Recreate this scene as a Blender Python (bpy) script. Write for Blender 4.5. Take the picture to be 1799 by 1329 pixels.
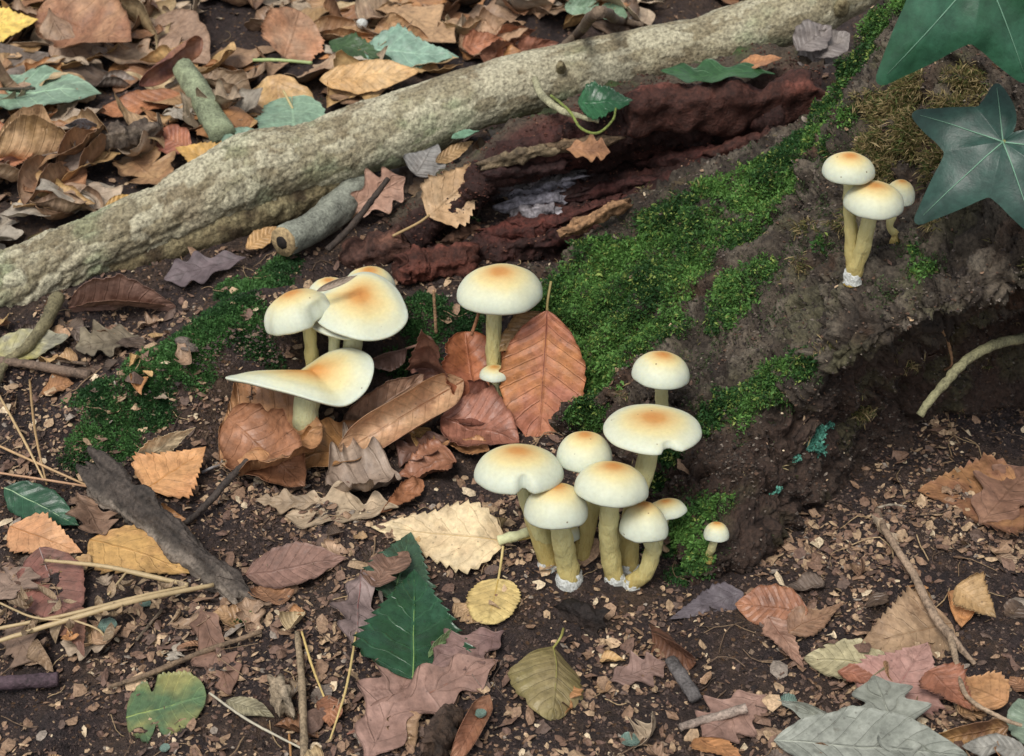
import bpy, math, random
import numpy as np
from mathutils import Vector

for _o in list(bpy.data.objects):
    bpy.data.objects.remove(_o)
SC = bpy.context.scene
COL = SC.collection
R = math.radians

# ------------------------------------------------------------------ camera
CAM = np.array([0.0, -0.66, 0.515])
PITCH = R(30.0)
FPX, CX, CY = 2613.0, 899.5, 664.5            # focal length in photo pixels (photo is 1799 wide)
FW = np.array([0.0, math.cos(PITCH), -math.sin(PITCH)])
UP = np.array([0.0, math.sin(PITCH), math.cos(PITCH)])
RT = np.array([1.0, 0.0, 0.0])
cd = bpy.data.cameras.new('camera')
cd.sensor_width = 36.0
cd.lens = FPX / 1799.0 * 36.0
cd.clip_start, cd.clip_end = 0.01, 200.0
cd.dof.use_dof = True
cd.dof.focus_distance = 0.84
cd.dof.aperture_fstop = 22.0
cam = bpy.data.objects.new('camera', cd)
cam.location = CAM
cam.rotation_euler = (math.pi / 2 - PITCH, 0, 0)
COL.objects.link(cam)
SC.camera = cam

# ------------------------------------------------------------------ sky, sun, exposure
SUN_EL, SUN_AZ = R(56), R(205)                # azimuth measured from +Y towards +X
w = bpy.data.worlds.new('World')
SC.world = w
w.use_nodes = True
wn, wl = w.node_tree.nodes, w.node_tree.links
wn.clear()
sky = wn.new('ShaderNodeTexSky')
sky.sky_type = 'NISHITA'
sky.sun_disc = False
sky.sun_elevation = SUN_EL
sky.sun_rotation = SUN_AZ
hs = wn.new('ShaderNodeHueSaturation')        # overcast: grey sky
hs.inputs['Saturation'].default_value = 0.22
bg = wn.new('ShaderNodeBackground')
bg.inputs['Strength'].default_value = 0.09
wo = wn.new('ShaderNodeOutputWorld')
wl.new(sky.outputs[0], hs.inputs['Color'])
wl.new(hs.outputs[0], bg.inputs['Color'])
wl.new(bg.outputs[0], wo.inputs['Surface'])

sl = bpy.data.lights.new('sun', 'SUN')
sl.energy = 1.5
sl.angle = R(24)
sl.color = (1.0, 0.965, 0.90)
sun = bpy.data.objects.new('sun', sl)
sdir = Vector((math.sin(SUN_AZ) * math.cos(SUN_EL), math.cos(SUN_AZ) * math.cos(SUN_EL), math.sin(SUN_EL)))
sun.rotation_euler = sdir.to_track_quat('Z', 'Y').to_euler()
sun.location = (0, 0, 3)
COL.objects.link(sun)

SC.view_settings.view_transform = 'Standard'
SC.view_settings.look = 'None'
SC.view_settings.exposure = 0.95
SC.view_settings.gamma = 1.0
SC.view_settings.use_curve_mapping = False

# ------------------------------------------------------------------ helpers
rng = np.random.default_rng(11)
_perm = np.random.default_rng(5).permutation(256).astype(np.int64)
_perm = np.concatenate([_perm, _perm, _perm])
_grad = np.random.default_rng(6).normal(size=(256, 3))
_grad /= np.linalg.norm(_grad, axis=1)[:, None]


def perlin(p):
    p = np.asarray(p, float)
    i = np.floor(p).astype(np.int64)
    f = p - i
    u = f * f * f * (f * (f * 6 - 15) + 10)
    out = 0
    i &= 255
    for dx in (0, 1):
        wx = u[:, 0] if dx else 1 - u[:, 0]
        for dy in (0, 1):
            wy = u[:, 1] if dy else 1 - u[:, 1]
            for dz in (0, 1):
                wz = u[:, 2] if dz else 1 - u[:, 2]
                h = _perm[_perm[_perm[(i[:, 0] + dx) & 255] + ((i[:, 1] + dy) & 255)] + ((i[:, 2] + dz) & 255)]
                g = _grad[h]
                out = out + wx * wy * wz * (g[:, 0] * (f[:, 0] - dx) + g[:, 1] * (f[:, 1] - dy) + g[:, 2] * (f[:, 2] - dz))
    return out * 1.5


def fbm(p, scale, octv=4, gain=0.5, seed=0.0):
    p = np.asarray(p, float) * scale + seed * 17.31
    a, s = 1.0, 0
    for _ in range(octv):
        s = s + a * perlin(p)
        p = p * 2.03 + 9.7
        a *= gain
    return s


def ridged(p, scale, octv=3, seed=0.0):
    p = np.asarray(p, float) * scale + seed * 13.7
    a, s = 1.0, 0
    for _ in range(octv):
        s = s + a * (1 - np.abs(perlin(p)) * 2)
        p = p * 2.1 + 5.1
        a *= 0.5
    return s


def cells(p, scale, seed=0):
    """distance to nearest and second nearest feature point (cracked plates)"""
    p = np.asarray(p, float) * scale + seed * 7.7
    i = np.floor(p).astype(np.int64)
    f1 = np.full(len(p), 9.0)
    f2 = np.full(len(p), 9.0)
    idv = np.zeros(len(p))
    for dx in (-1, 0, 1):
        for dy in (-1, 0, 1):
            for dz in (-1, 0, 1):
                c = i + (dx, dy, dz)
                h = _perm[_perm[_perm[c[:, 0] & 255] + (c[:, 1] & 255)] + (c[:, 2] & 255)]
                q = c + 0.5 + _grad[h] * 0.45
                d = np.linalg.norm(q - p, axis=1)
                n = d < f1
                f2 = np.where(n, f1, np.minimum(f2, d))
                idv = np.where(n, h / 255.0, idv)
                f1 = np.where(n, d, f1)
    return f1, f2, idv


def ss(a, b, x):
    t = np.clip((x - a) / (b - a), 0, 1)
    return t * t * (3 - 2 * t)


def lin(h, k=1.0):
    if not isinstance(h, str):
        return tuple(h)[:3]
    h = h.lstrip('#')
    o = []
    for q in (0, 2, 4):
        v = int(h[q:q + 2], 16) / 255.0
        v = v / 12.92 if v <= 0.04045 else ((v + 0.055) / 1.055) ** 2.4
        o.append(v * k)
    return tuple(o)


def pray(u, v):
    d = FW + RT * ((u - CX) / FPX) - UP * ((v - CY) / FPX)
    return d


def pt(u, v, y):
    """point on the line of sight of photo pixel (u,v) whose world y is known"""
    d = pray(u, v)
    return CAM + d * ((y - CAM[1]) / d[1])


def zdepth(p):
    return float(np.dot(np.asarray(p) - CAM, FW))


def pxm(p):
    """metres per photo pixel at p"""
    return zdepth(p) / FPX


def proj(P):
    P = np.asarray(P) - CAM
    z = P @ FW
    return CX + FPX * (P @ RT) / z, CY - FPX * (P @ UP) / z


def mesh_np(name, v, polys, smooth=True, uv=None, col=None, attrs=None):
    """polys: list of int arrays (n,k)"""
    v = np.asarray(v, np.float32)
    me = bpy.data.meshes.new(name)
    polys = [np.asarray(q, np.int32) for q in polys if len(q)]
    me.vertices.add(len(v))
    me.vertices.foreach_set('co', v.ravel())
    nl = sum(q.size for q in polys)
    npoly = sum(len(q) for q in polys)
    me.loops.add(nl)
    me.polygons.add(npoly)
    li = np.concatenate([q.ravel() for q in polys])
    me.loops.foreach_set('vertex_index', li)
    tot = np.concatenate([np.full(len(q), q.shape[1], np.int32) for q in polys])
    st = np.concatenate([[0], np.cumsum(tot)[:-1]]).astype(np.int32)
    me.polygons.foreach_set('loop_start', st)
    me.polygons.foreach_set('loop_total', tot)
    me.polygons.foreach_set('use_smooth', np.full(npoly, bool(smooth)))
    me.update(calc_edges=True)
    if uv is not None:
        l = me.uv_layers.new(name='uv')
        l.data.foreach_set('uv', np.asarray(uv, np.float32)[li].ravel())
    if col is not None:
        a = me.color_attributes.new('col', 'FLOAT_COLOR', 'POINT')
        c = np.ones((len(v), 4), np.float32)
        c[:, :3] = col
        a.data.foreach_set('color', c.ravel())
    for k, arr in (attrs or {}).items():
        a = me.attributes.new(k, 'FLOAT', 'POINT')
        a.data.foreach_set('value', np.asarray(arr, np.float32))
    me.validate()
    return me


def link(name, me, mat=None, parent=None, loc=None):
    o = bpy.data.objects.new(name, me)
    COL.objects.link(o)
    if mat is not None and me is not None and not me.materials:
        me.materials.append(mat)
    if loc is not None:
        o.location = loc
    if parent is not None:
        o.parent = parent
        if loc is None:
            o.location = -Vector(parent.location)
    return o


def tag(o, label=None, cat=None, group=None, kind=None):
    if label:
        o['label'] = label
    if cat:
        o['category'] = cat
    if group:
        o['group'] = group
    if kind:
        o['kind'] = kind
    return o


def empty(name, loc):
    o = bpy.data.objects.new(name, None)
    COL.objects.link(o)
    o.empty_display_size = 0.01
    o.location = Vector([float(q) for q in loc])
    return o


def gridq(n, m, wrap=False):
    """quads of an n x m vertex grid (m is the fast axis)"""
    i = np.arange(n - 1)[:, None]
    j = np.arange(m if wrap else m - 1)[None, :]
    a = i * m + j
    b = i * m + (j + 1) % m
    return np.stack([a, b, b + m, a + m], -1).reshape(-1, 4)


def cat_rom(P, n):
    """Catmull-Rom resample of points P (k,d) to n points"""
    P = np.asarray(P, float)
    k = len(P)
    E = np.concatenate([[2 * P[0] - P[1]], P, [2 * P[-1] - P[-2]]])
    t = np.linspace(0, k - 1, n)
    i = np.minimum(t.astype(int), k - 2)
    f = (t - i)[:, None]
    p0, p1, p2, p3 = E[i], E[i + 1], E[i + 2], E[i + 3]
    return 0.5 * (2 * p1 + (p2 - p0) * f + (2 * p0 - 5 * p1 + 4 * p2 - p3) * f ** 2 + (3 * p1 - p0 - 3 * p2 + p3) * f ** 3)


def loft(rows, n, m):
    """rows: (k, j, 3) control net -> (n, m, 3) smooth surface"""
    rows = np.asarray(rows, float)
    a = np.stack([cat_rom(r, m) for r in rows])
    return np.stack([cat_rom(a[:, q], n) for q in range(m)], 1)


def grid_normals(S):
    du = np.gradient(S, axis=0)
    dv = np.gradient(S, axis=1)
    n = np.cross(dv, du)
    n /= np.linalg.norm(n, axis=2)[..., None] + 1e-12
    return n


def frames(P):
    T = np.gradient(P, axis=0)
    T /= np.linalg.norm(T, axis=1)[:, None] + 1e-12
    ref = np.array([0, 0, 1.0]) if abs(T[0][2]) < 0.9 else np.array([1.0, 0, 0])
    N = np.zeros_like(P)
    n = ref - T[0] * np.dot(ref, T[0])
    n /= np.linalg.norm(n)
    for i in range(len(P)):
        n = n - T[i] * np.dot(n, T[i])
        n /= np.linalg.norm(n) + 1e-12
        N[i] = n
    return T, N, np.cross(T, N)


def tube(P, rad, ns=8, cap=True, disp=None, squash=1.0, dome=0.25):
    """returns verts, polys, t-attribute; disp(verts, t, ang) -> radial offset"""
    P = np.asarray(P, float)
    n = len(P)
    rad = np.broadcast_to(np.asarray(rad, float), (n,))
    T, N, B = frames(P)
    an = np.linspace(0, 2 * math.pi, ns, endpoint=False)
    dirs = N[:, None] * np.cos(an)[None, :, None] * squash + B[:, None] * np.sin(an)[None, :, None]
    V = P[:, None] + dirs * rad[:, None, None]
    tt = np.repeat(np.linspace(0, 1, n), ns)
    if disp is not None:
        V = V.reshape(-1, 3) + dirs.reshape(-1, 3) * disp(V.reshape(-1, 3), tt, np.tile(an, n))[:, None]
    V = V.reshape(-1, 3)
    polys = [gridq(n, ns, True)[:, ::-1]]
    if cap:
        V = np.concatenate([V, P[:1] - T[:1] * rad[0] * dome, P[-1:] + T[-1:] * rad[-1] * dome])
        tt = np.concatenate([tt, [0, 1]])
        j = np.arange(ns)
        c0, c1 = n * ns, n * ns + 1
        polys.append(np.stack([np.full(ns, c0), (j), (j + 1) % ns], 1))
        o = (n - 1) * ns
        polys.append(np.stack([np.full(ns, c1), o + (j + 1) % ns, o + j], 1))
    return V, polys, tt


# ------------------------------------------------------------------ materials
MATS = {}


def new_mat(name):
    m = bpy.data.materials.new(name)
    m.use_nodes = True
    nt = m.node_tree
    b = nt.nodes['Principled BSDF']
    return m, nt.nodes, nt.links, b


def N(ns, t, **kw):
    n = ns.new(t)
    for k, v in kw.items():
        if k.startswith('i_'):
            n.inputs[k[2:].replace('_', ' ')].default_value = v
        else:
            setattr(n, k, v)
    return n


def math_n(ns, ls, op, a, b=None, c=None, clamp=False):
    n = ns.new('ShaderNodeMath')
    n.operation = op
    n.use_clamp = clamp
    for i, q in enumerate((a, b, c)):
        if q is None:
            continue
        if isinstance(q, (int, float)):
            n.inputs[i].default_value = q
        else:
            ls.new(q, n.inputs[i])
    return n.outputs[0]


def mix_n(ns, ls, fac, a, b, mode='MIX'):
    n = ns.new('ShaderNodeMix')
    n.data_type = 'RGBA'
    n.blend_type = mode
    for idx, q in ((0, fac), (6, a), (7, b)):
        if isinstance(q, (int, float)):
            n.inputs[idx].default_value = q
        elif isinstance(q, tuple):
            n.inputs[idx].default_value = (*q[:3], 1)
        else:
            ls.new(q, n.inputs[idx])
    return n.outputs[2]


def ramp_n(ns, ls, fac, stops, interp='LINEAR'):
    n = ns.new('ShaderNodeValToRGB')
    n.color_ramp.interpolation = interp
    e = n.color_ramp.elements
    while len(e) < len(stops):
        e.new(0.5)
    for k, (p, c) in enumerate(stops):
        e[k].position = p
        e[k].color = (*c[:3], 1) if not isinstance(c, (int, float)) else (c, c, c, 1)
    ls.new(fac, n.inputs[0])
    return n.outputs[0]


def noise_n(ns, ls, vec, scale, detail=4, rough=0.55, w=None, dist=0.0):
    n = ns.new('ShaderNodeTexNoise')
    n.inputs['Scale'].default_value = scale
    n.inputs['Detail'].default_value = detail
    n.inputs['Roughness'].default_value = rough
    n.inputs['Distortion'].default_value = dist
    if w is not None:
        n.noise_dimensions = '4D'
        ls.new(w, n.inputs['W'])
    if vec is not None:
        ls.new(vec, n.inputs['Vector'])
    return n.outputs['Fac']


def bump_n(ns, ls, h, strength, dist, normal=None):
    n = ns.new('ShaderNodeBump')
    n.inputs['Strength'].default_value = strength
    n.inputs['Distance'].default_value = dist
    ls.new(h, n.inputs['Height'])
    if normal is not None:
        ls.new(normal, n.inputs['Normal'])
    return n.outputs[0]


def mat_leaf(name, veins=8.0, slope=0.9, vein_dark=0.72, vein_amt=0.45, rough=0.55, spots=0.5, spec=0.5, bump=0.5, thin=0.12, gain=1.14, sat=0.88, margin=0.6):
    m, ns, ls, b = new_mat(name)
    oi = ns.new('ShaderNodeObjectInfo')
    t2 = N(ns, 'ShaderNodeAttribute', attribute_type='OBJECT', attribute_name='tint')
    tc = ns.new('ShaderNodeTexCoord')
    rnd = math_n(ns, ls, 'MULTIPLY', oi.outputs['Random'], 50.0)
    v = tc.outputs['Object']
    n1 = noise_n(ns, ls, v, 38.0, 3, 0.6, rnd)
    f1 = ramp_n(ns, ls, n1, [(0.40, 0.0), (0.62, 1.0)])
    c = mix_n(ns, ls, f1, oi.outputs['Color'], t2.outputs['Color'])
    c = mix_n(ns, ls, 1.0, c, (gain, gain, gain), 'MULTIPLY')
    n2 = noise_n(ns, ls, v, 260.0, 3, 0.65, rnd)
    hsn = ns.new('ShaderNodeHueSaturation')
    hsn.inputs['Saturation'].default_value = sat
    ls.new(c, hsn.inputs['Color'])
    c = hsn.outputs[0]
    k2 = ramp_n(ns, ls, n2, [(0.25, 0.62), (0.75, 1.28)])
    c = mix_n(ns, ls, 0.85, c, k2, 'MULTIPLY')
    n5 = noise_n(ns, ls, v, 75.0, 5, 0.68, math_n(ns, ls, 'ADD', rnd, 21.0))
    k5 = ramp_n(ns, ls, n5, [(0.32, 0.66), (0.5, 1.0), (0.68, 1.22)])
    c = mix_n(ns, ls, 0.9, c, k5, 'MULTIPLY')
    uv = ns.new('ShaderNodeUVMap')
    uv.uv_map = 'uv'
    sp = ns.new('ShaderNodeSeparateXYZ')
    ls.new(uv.outputs[0], sp.inputs[0])
    s = math_n(ns, ls, 'ABSOLUTE', math_n(ns, ls, 'MULTIPLY_ADD', sp.outputs[1], 2.0, -1.0))
    mg = ramp_n(ns, ls, math_n(ns, ls, 'MULTIPLY_ADD', n5, 0.55, s), [(1.0, 0.0), (1.28, 1.0)])
    c = mix_n(ns, ls, math_n(ns, ls, 'MULTIPLY', mg, margin), c, mix_n(ns, ls, 1.0, c, (0.50, 0.40, 0.33), 'MULTIPLY'))
    # side veins
    q = math_n(ns, ls, 'MULTIPLY_ADD', s, -slope, math_n(ns, ls, 'MULTIPLY', sp.outputs[0], veins))
    wob = math_n(ns, ls, 'MULTIPLY_ADD', n1, 0.5, q)
    fr = math_n(ns, ls, 'FRACT', wob)
    tri = math_n(ns, ls, 'ABSOLUTE', math_n(ns, ls, 'MULTIPLY_ADD', fr, 2.0, -1.0))
    vm = ramp_n(ns, ls, tri, [(0.86, 0.0), (0.96, 1.0)])
    mid = ramp_n(ns, ls, s, [(0.02, 1.0), (0.06, 0.0)])
    vein = math_n(ns, ls, 'MAXIMUM', vm, mid)
    vfac = math_n(ns, ls, 'MULTIPLY', vein, vein_amt)
    vcol = mix_n(ns, ls, 1.0, c, (vein_dark, vein_dark * 0.98, vein_dark * 0.92), 'MULTIPLY')
    c = mix_n(ns, ls, vfac, c, vcol)
    # blemishes with a shape of their own
    n3 = noise_n(ns, ls, v, 95.0, 4, 0.7, math_n(ns, ls, 'ADD', rnd, 7.0))
    sp3 = ramp_n(ns, ls, n3, [(0.60, 0.0), (0.68, 1.0)])
    c = mix_n(ns, ls, math_n(ns, ls, 'MULTIPLY', sp3, spots), c, mix_n(ns, ls, 1.0, c, (0.36, 0.30, 0.26), 'MULTIPLY'))
    vo = N(ns, 'ShaderNodeTexVoronoi')
    vo.inputs['Scale'].default_value = 170.0
    ls.new(v, vo.inputs['Vector'])
    dots = ramp_n(ns, ls, vo.outputs['Distance'], [(0.07, 1.0), (0.14, 0.0)])
    c = mix_n(ns, ls, math_n(ns, ls, 'MULTIPLY', dots, spots * 0.8), c, (0.03, 0.02, 0.015))
    ls.new(c, b.inputs['Base Color'])
    gl = N(ns, 'ShaderNodeAttribute', attribute_type='OBJECT', attribute_name='gloss')
    rr = math_n(ns, ls, 'MULTIPLY_ADD', n2, 0.25, rough - 0.12)
    rr = math_n(ns, ls, 'SUBTRACT', rr, gl.outputs['Fac'], clamp=True)
    ls.new(rr, b.inputs['Roughness'])
    b.inputs['Specular IOR Level'].default_value = spec
    hgt = math_n(ns, ls, 'MULTIPLY_ADD', vein, 0.8, math_n(ns, ls, 'MULTIPLY', n2, 0.9))
    # quilted swelling between the veins
    hgt = math_n(ns, ls, 'MULTIPLY_ADD', tri, -0.7, hgt)
    ls.new(bump_n(ns, ls, hgt, bump, 0.0011), b.inputs['Normal'])
    # a little light passes through the blade
    out = ns['Material Output']
    tr = ns.new('ShaderNodeBsdfTranslucent')
    ls.new(c, tr.inputs['Color'])
    mx = ns.new('ShaderNodeMixShader')
    mx.inputs[0].default_value = thin
    ls.new(b.outputs[0], mx.inputs[1])
    ls.new(tr.outputs[0], mx.inputs[2])
    ls.new(mx.outputs[0], out.inputs['Surface'])
    MATS[name] = m
    return m


mat_leaf('leaf_beech', veins=9, slope=1.6, vein_amt=0.28, bump=0.6)
mat_leaf('leaf_birch', veins=7, slope=1.5, vein_amt=0.35, bump=0.45)
mat_leaf('leaf_oak', veins=5, slope=1.0, vein_amt=0.4, bump=0.5, rough=0.62)
mat_leaf('leaf_green', veins=7, slope=1.4, vein_dark=1.7, vein_amt=0.5, bump=0.4, rough=0.45, spots=0.3, thin=0.10, gain=0.8, margin=0.25)
mat_leaf('leaf_ivy', veins=0, slope=0.0, vein_dark=2.2, vein_amt=0.0, bump=0.25, rough=0.42, spots=0.12, thin=0.05, gain=0.85, margin=0.0, spec=0.35)


def mat_obj(name, rough=0.7, k=(0.55, 1.35), s1=60, s2=500, bump=0.4, bd=0.0008, stretch=None, spec=0.4):
    """object-coloured bark / wood / stalk"""
    m, ns, ls, b = new_mat(name)
    oi = ns.new('ShaderNodeObjectInfo')
    tc = ns.new('ShaderNodeTexCoord')
    v = tc.outputs['Object']
    rnd = math_n(ns, ls, 'MULTIPLY', oi.outputs['Random'], 40.0)
    n1 = noise_n(ns, ls, v, s1, 4, 0.6, rnd)
    n2 = noise_n(ns, ls, v, s2, 3, 0.6, rnd)
    f = math_n(ns, ls, 'MULTIPLY_ADD', n2, 0.5, math_n(ns, ls, 'MULTIPLY', n1, 0.5))
    kk = ramp_n(ns, ls, f, [(0.36, k[0]), (0.64, k[1])])
    c = mix_n(ns, ls, 1.0, oi.outputs['Color'], kk, 'MULTIPLY')
    ls.new(c, b.inputs['Base Color'])
    b.inputs['Roughness'].default_value = rough
    b.inputs['Specular IOR Level'].default_value = spec
    ls.new(bump_n(ns, ls, f, bump, bd), b.inputs['Normal'])
    MATS[name] = m


mat_obj('twig', rough=0.78, k=(0.3, 1.6), s1=95, s2=620, bump=0.9, bd=0.0022)
mat_obj('stalk', rough=0.5, k=(0.8, 1.15), bump=0.2)
mat_obj('chunk', rough=0.85, k=(0.35, 1.5), s1=45, s2=330, bump=0.9, bd=0.002)


def mat_vcol(name, rough=0.8, k=(0.6, 1.3), scale=700, bump=0.0, spec=0.3, thin=0.0):
    m, ns, ls, b = new_mat(name)
    a = N(ns, 'ShaderNodeAttribute', attribute_name='col')
    tc = ns.new('ShaderNodeTexCoord')
    n = noise_n(ns, ls, tc.outputs['Object'], scale, 3, 0.6)
    kk = ramp_n(ns, ls, n, [(0.3, k[0]), (0.7, k[1])])
    c = mix_n(ns, ls, 1.0, a.outputs['Color'], kk, 'MULTIPLY')
    ls.new(c, b.inputs['Base Color'])
    b.inputs['Roughness'].default_value = rough
    b.inputs['Specular IOR Level'].default_value = spec
    if bump:
        n9 = noise_n(ns, ls, tc.outputs['Object'], scale * 0.38, 5, 0.72)
        ls.new(bump_n(ns, ls, math_n(ns, ls, 'MULTIPLY_ADD', n, 0.35, n9), bump, 0.0035), b.inputs['Normal'])
    if thin:
        tr = ns.new('ShaderNodeBsdfTranslucent')
        ls.new(c, tr.inputs['Color'])
        mx = ns.new('ShaderNodeMixShader')
        mx.inputs[0].default_value = thin
        ls.new(b.outputs[0], mx.inputs[1])
        ls.new(tr.outputs[0], mx.inputs[2])
        ls.new(mx.outputs[0], ns['Material Output'].inputs['Surface'])
    MATS[name] = m


mat_vcol('crumb', rough=0.75, bump=0.5)
mat_vcol('flake', rough=0.65, bump=0.3, spec=0.35)
mat_vcol('moss', rough=0.6, k=(0.8, 1.2), scale=300, spec=0.25, thin=0.25)
mat_vcol('bark_v', rough=0.78, k=(0.45, 1.45), scale=420, bump=0.9, spec=0.35)
mat_vcol('wood_v', rough=0.72, k=(0.5, 1.45), scale=380, bump=0.8, spec=0.3)


def mat_soil():
    m, ns, ls, b = new_mat('soil')
    tc = ns.new('ShaderNodeTexCoord')
    v = tc.outputs['Object']
    n1 = noise_n(ns, ls, v, 22, 4, 0.6)
    n2 = noise_n(ns, ls, v, 240, 5, 0.7)
    n3 = noise_n(ns, ls, v, 900, 3, 0.6)
    c = ramp_n(ns, ls, n1, [(0.3, lin('33292a')), (0.5, lin('453733')), (0.7, lin('5c4838'))])
    k = ramp_n(ns, ls, n2, [(0.3, 0.35), (0.55, 1.0), (0.75, 1.9)])
    c = mix_n(ns, ls, 1.0, c, k, 'MULTIPLY')
    vo = N(ns, 'ShaderNodeTexVoronoi')
    vo.inputs['Scale'].default_value = 260
    ls.new(v, vo.inputs['Vector'])
    sel = ramp_n(ns, ls, vo.outputs['Color'], [(0.62, 0.0), (0.66, 1.0)])
    blob = ramp_n(ns, ls, vo.outputs['Distance'], [(0.22, 1.0), (0.36, 0.0)])
    c = mix_n(ns, ls, math_n(ns, ls, 'MULTIPLY', sel, blob), c, lin('6e5138'))
    ls.new(c, b.inputs['Base Color'])
    ls.new(math_n(ns, ls, 'MULTIPLY_ADD', n3, -0.5, 1.0), b.inputs['Roughness'])
    b.inputs['Specular IOR Level'].default_value = 0.4
    h = math_n(ns, ls, 'MULTIPLY_ADD', n3, 0.5, n2)
    ls.new(bump_n(ns, ls, h, 1.0, 0.007), b.inputs['Normal'])
    MATS['soil'] = m


mat_soil()


def mat_cap():
    m, ns, ls, b = new_mat('mushroom_cap')
    a = N(ns, 'ShaderNodeAttribute', attribute_name='rad')
    tc = ns.new('ShaderNodeTexCoord')
    oi = ns.new('ShaderNodeObjectInfo')
    wr = math_n(ns, ls, 'MULTIPLY', oi.outputs['Random'], 30.0)
    n1 = noise_n(ns, ls, tc.outputs['Object'], 60, 3, 0.55, wr)
    n2 = noise_n(ns, ls, tc.outputs['Object'], 420, 3, 0.6, wr)
    f = math_n(ns, ls, 'MULTIPLY_ADD', math_n(ns, ls, 'SUBTRACT', n1, 0.5), 0.30, a.outputs['Fac'])
    c = ramp_n(ns, ls, f, [(0.0, lin('d8924c', .74)), (0.18, lin('dfa45e', .74)), (0.38, lin('ebca8a', .74)), (0.58, lin('efdfa6', .74)), (0.78, lin('e8e6c2', .72)), (1.0, lin('e0e6d2', .72))])
    kk = ramp_n(ns, ls, n2, [(0.3, 0.93), (0.7, 1.05)])
    c = mix_n(ns, ls, 1.0, c, kk, 'MULTIPLY')
    vo = N(ns, 'ShaderNodeTexVoronoi')
    vo.inputs['Scale'].default_value = 150
    ls.new(tc.outputs['Object'], vo.inputs['Vector'])
    d = ramp_n(ns, ls, vo.outputs['Distance'], [(0.05, 1.0), (0.10, 0.0)])
    sel = ramp_n(ns, ls, noise_n(ns, ls, tc.outputs['Object'], 90, 2, 0.5, wr), [(0.54, 0.0), (0.58, 1.0)])
    c = mix_n(ns, ls, math_n(ns, ls, 'MULTIPLY', math_n(ns, ls, 'MULTIPLY', d, sel), 0.8), c, lin('5a4228'))
    ls.new(c, b.inputs['Base Color'])
    b.inputs['Roughness'].default_value = 0.58
    b.inputs['Specular IOR Level'].default_value = 0.3
    b.inputs['Subsurface Weight'].default_value = 0.25
    b.inputs['Subsurface Radius'].default_value = (1.0, 0.7, 0.35)
    b.inputs['Subsurface Scale'].default_value = 0.004
    ls.new(bump_n(ns, ls, n2, 0.12, 0.0008), b.inputs['Normal'])
    MATS['cap'] = m

    m, ns, ls, b = new_mat('mushroom_gills')
    a = N(ns, 'ShaderNodeAttribute', attribute_name='rad')
    c = ramp_n(ns, ls, a.outputs['Fac'], [(0.0, lin('5f5348')), (0.6, lin('7d7062')), (1.0, lin('a99c86'))])
    ls.new(c, b.inputs['Base Color'])
    b.inputs['Roughness'].default_value = 0.75
    MATS['gills'] = m

    m, ns, ls, b = new_mat('mushroom_stem')
    a = N(ns, 'ShaderNodeAttribute', attribute_name='rad')
    tc = ns.new('ShaderNodeTexCoord')
    oi = ns.new('ShaderNodeObjectInfo')
    wr = math_n(ns, ls, 'MULTIPLY', oi.outputs['Random'], 30.0)
    mp = ns.new('ShaderNodeMapping')
    mp.inputs['Scale'].default_value = (1, 1, 0.35)
    ls.new(tc.outputs['Object'], mp.inputs[0])
    n1 = noise_n(ns, ls, mp.outputs[0], 300, 4, 0.65, wr)
    f = math_n(ns, ls, 'MULTIPLY_ADD', math_n(ns, ls, 'SUBTRACT', n1, 0.5), 0.5, a.outputs['Fac'])
    c = ramp_n(ns, ls, f, [(0.0, lin('b0944e', .8)), (0.3, lin('c4b070', .8)), (0.65, lin('d2c88e', .8)), (1.0, lin('dedcac', .8))])
    n2 = noise_n(ns, ls, tc.outputs['Object'], 650, 3, 0.6, wr)
    sc = ramp_n(ns, ls, n2, [(0.62, 0.0), (0.72, 1.0)])
    low = ramp_n(ns, ls, a.outputs['Fac'], [(0.1, 0.75), (0.8, 0.1)])
    c = mix_n(ns, ls, math_n(ns, ls, 'MULTIPLY', sc, low), c, lin('8a6a3a'))
    ls.new(c, b.inputs['Base Color'])
    b.inputs['Roughness'].default_value = 0.65
    b.inputs['Specular IOR Level'].default_value = 0.25
    b.inputs['Subsurface Weight'].default_value = 0.15
    b.inputs['Subsurface Radius'].default_value = (1.0, 0.7, 0.35)
    b.inputs['Subsurface Scale'].default_value = 0.003
    ls.new(bump_n(ns, ls, n1, 0.9, 0.0022), b.inputs['Normal'])
    MATS['stem'] = m

    m, ns, ls, b = new_mat('mycelium_white')
    tc = ns.new('ShaderNodeTexCoord')
    n1 = noise_n(ns, ls, tc.outputs['Object'], 700, 3, 0.6)
    c = ramp_n(ns, ls, n1, [(0.3, lin('b0aea4', .7)), (0.6, lin('eceee8', .72))])
    ls.new(c, b.inputs['Base Color'])
    b.inputs['Roughness'].default_value = 0.9
    ls.new(bump_n(ns, ls, n1, 0.8, 0.001), b.inputs['Normal'])
    MATS['mycelium'] = m


mat_cap()

# ================================================================== GROUND
def base_z(y):
    y = np.asarray(y, float)
    d = np.maximum(y - 0.10, 0)
    s = 0.42 * (1 - np.exp(-d * 0.52))
    return s * ss(0.0, 0.16, d + 0.02)


def px_h(u, v, hgt):
    """where the line of sight of a pixel passes hgt above the plain slope"""
    d = pray(u, v)
    t = 0.5
    for _ in range(60):
        p = CAM + d * t
        t += (p[2] - (float(base_z(p[1])) + hgt)) * 0.8 / -d[2] * 0.9
    return CAM + d * t


RIDGE = [(60, 800, .012, .045), (150, 735, .022, .045), (250, 655, .030, .045), (350, 590, .036, .042), (450, 535, .040, .04),
         (560, 505, .040, .038), (680, 505, .040, .036), (790, 520, .040, .036), (900, 530, .040, .036)]
_rp = np.array([list(px_h(u, v, h)[:2]) + [h, s] for u, v, h, s in RIDGE])
RD = cat_rom(_rp, 70)


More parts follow.
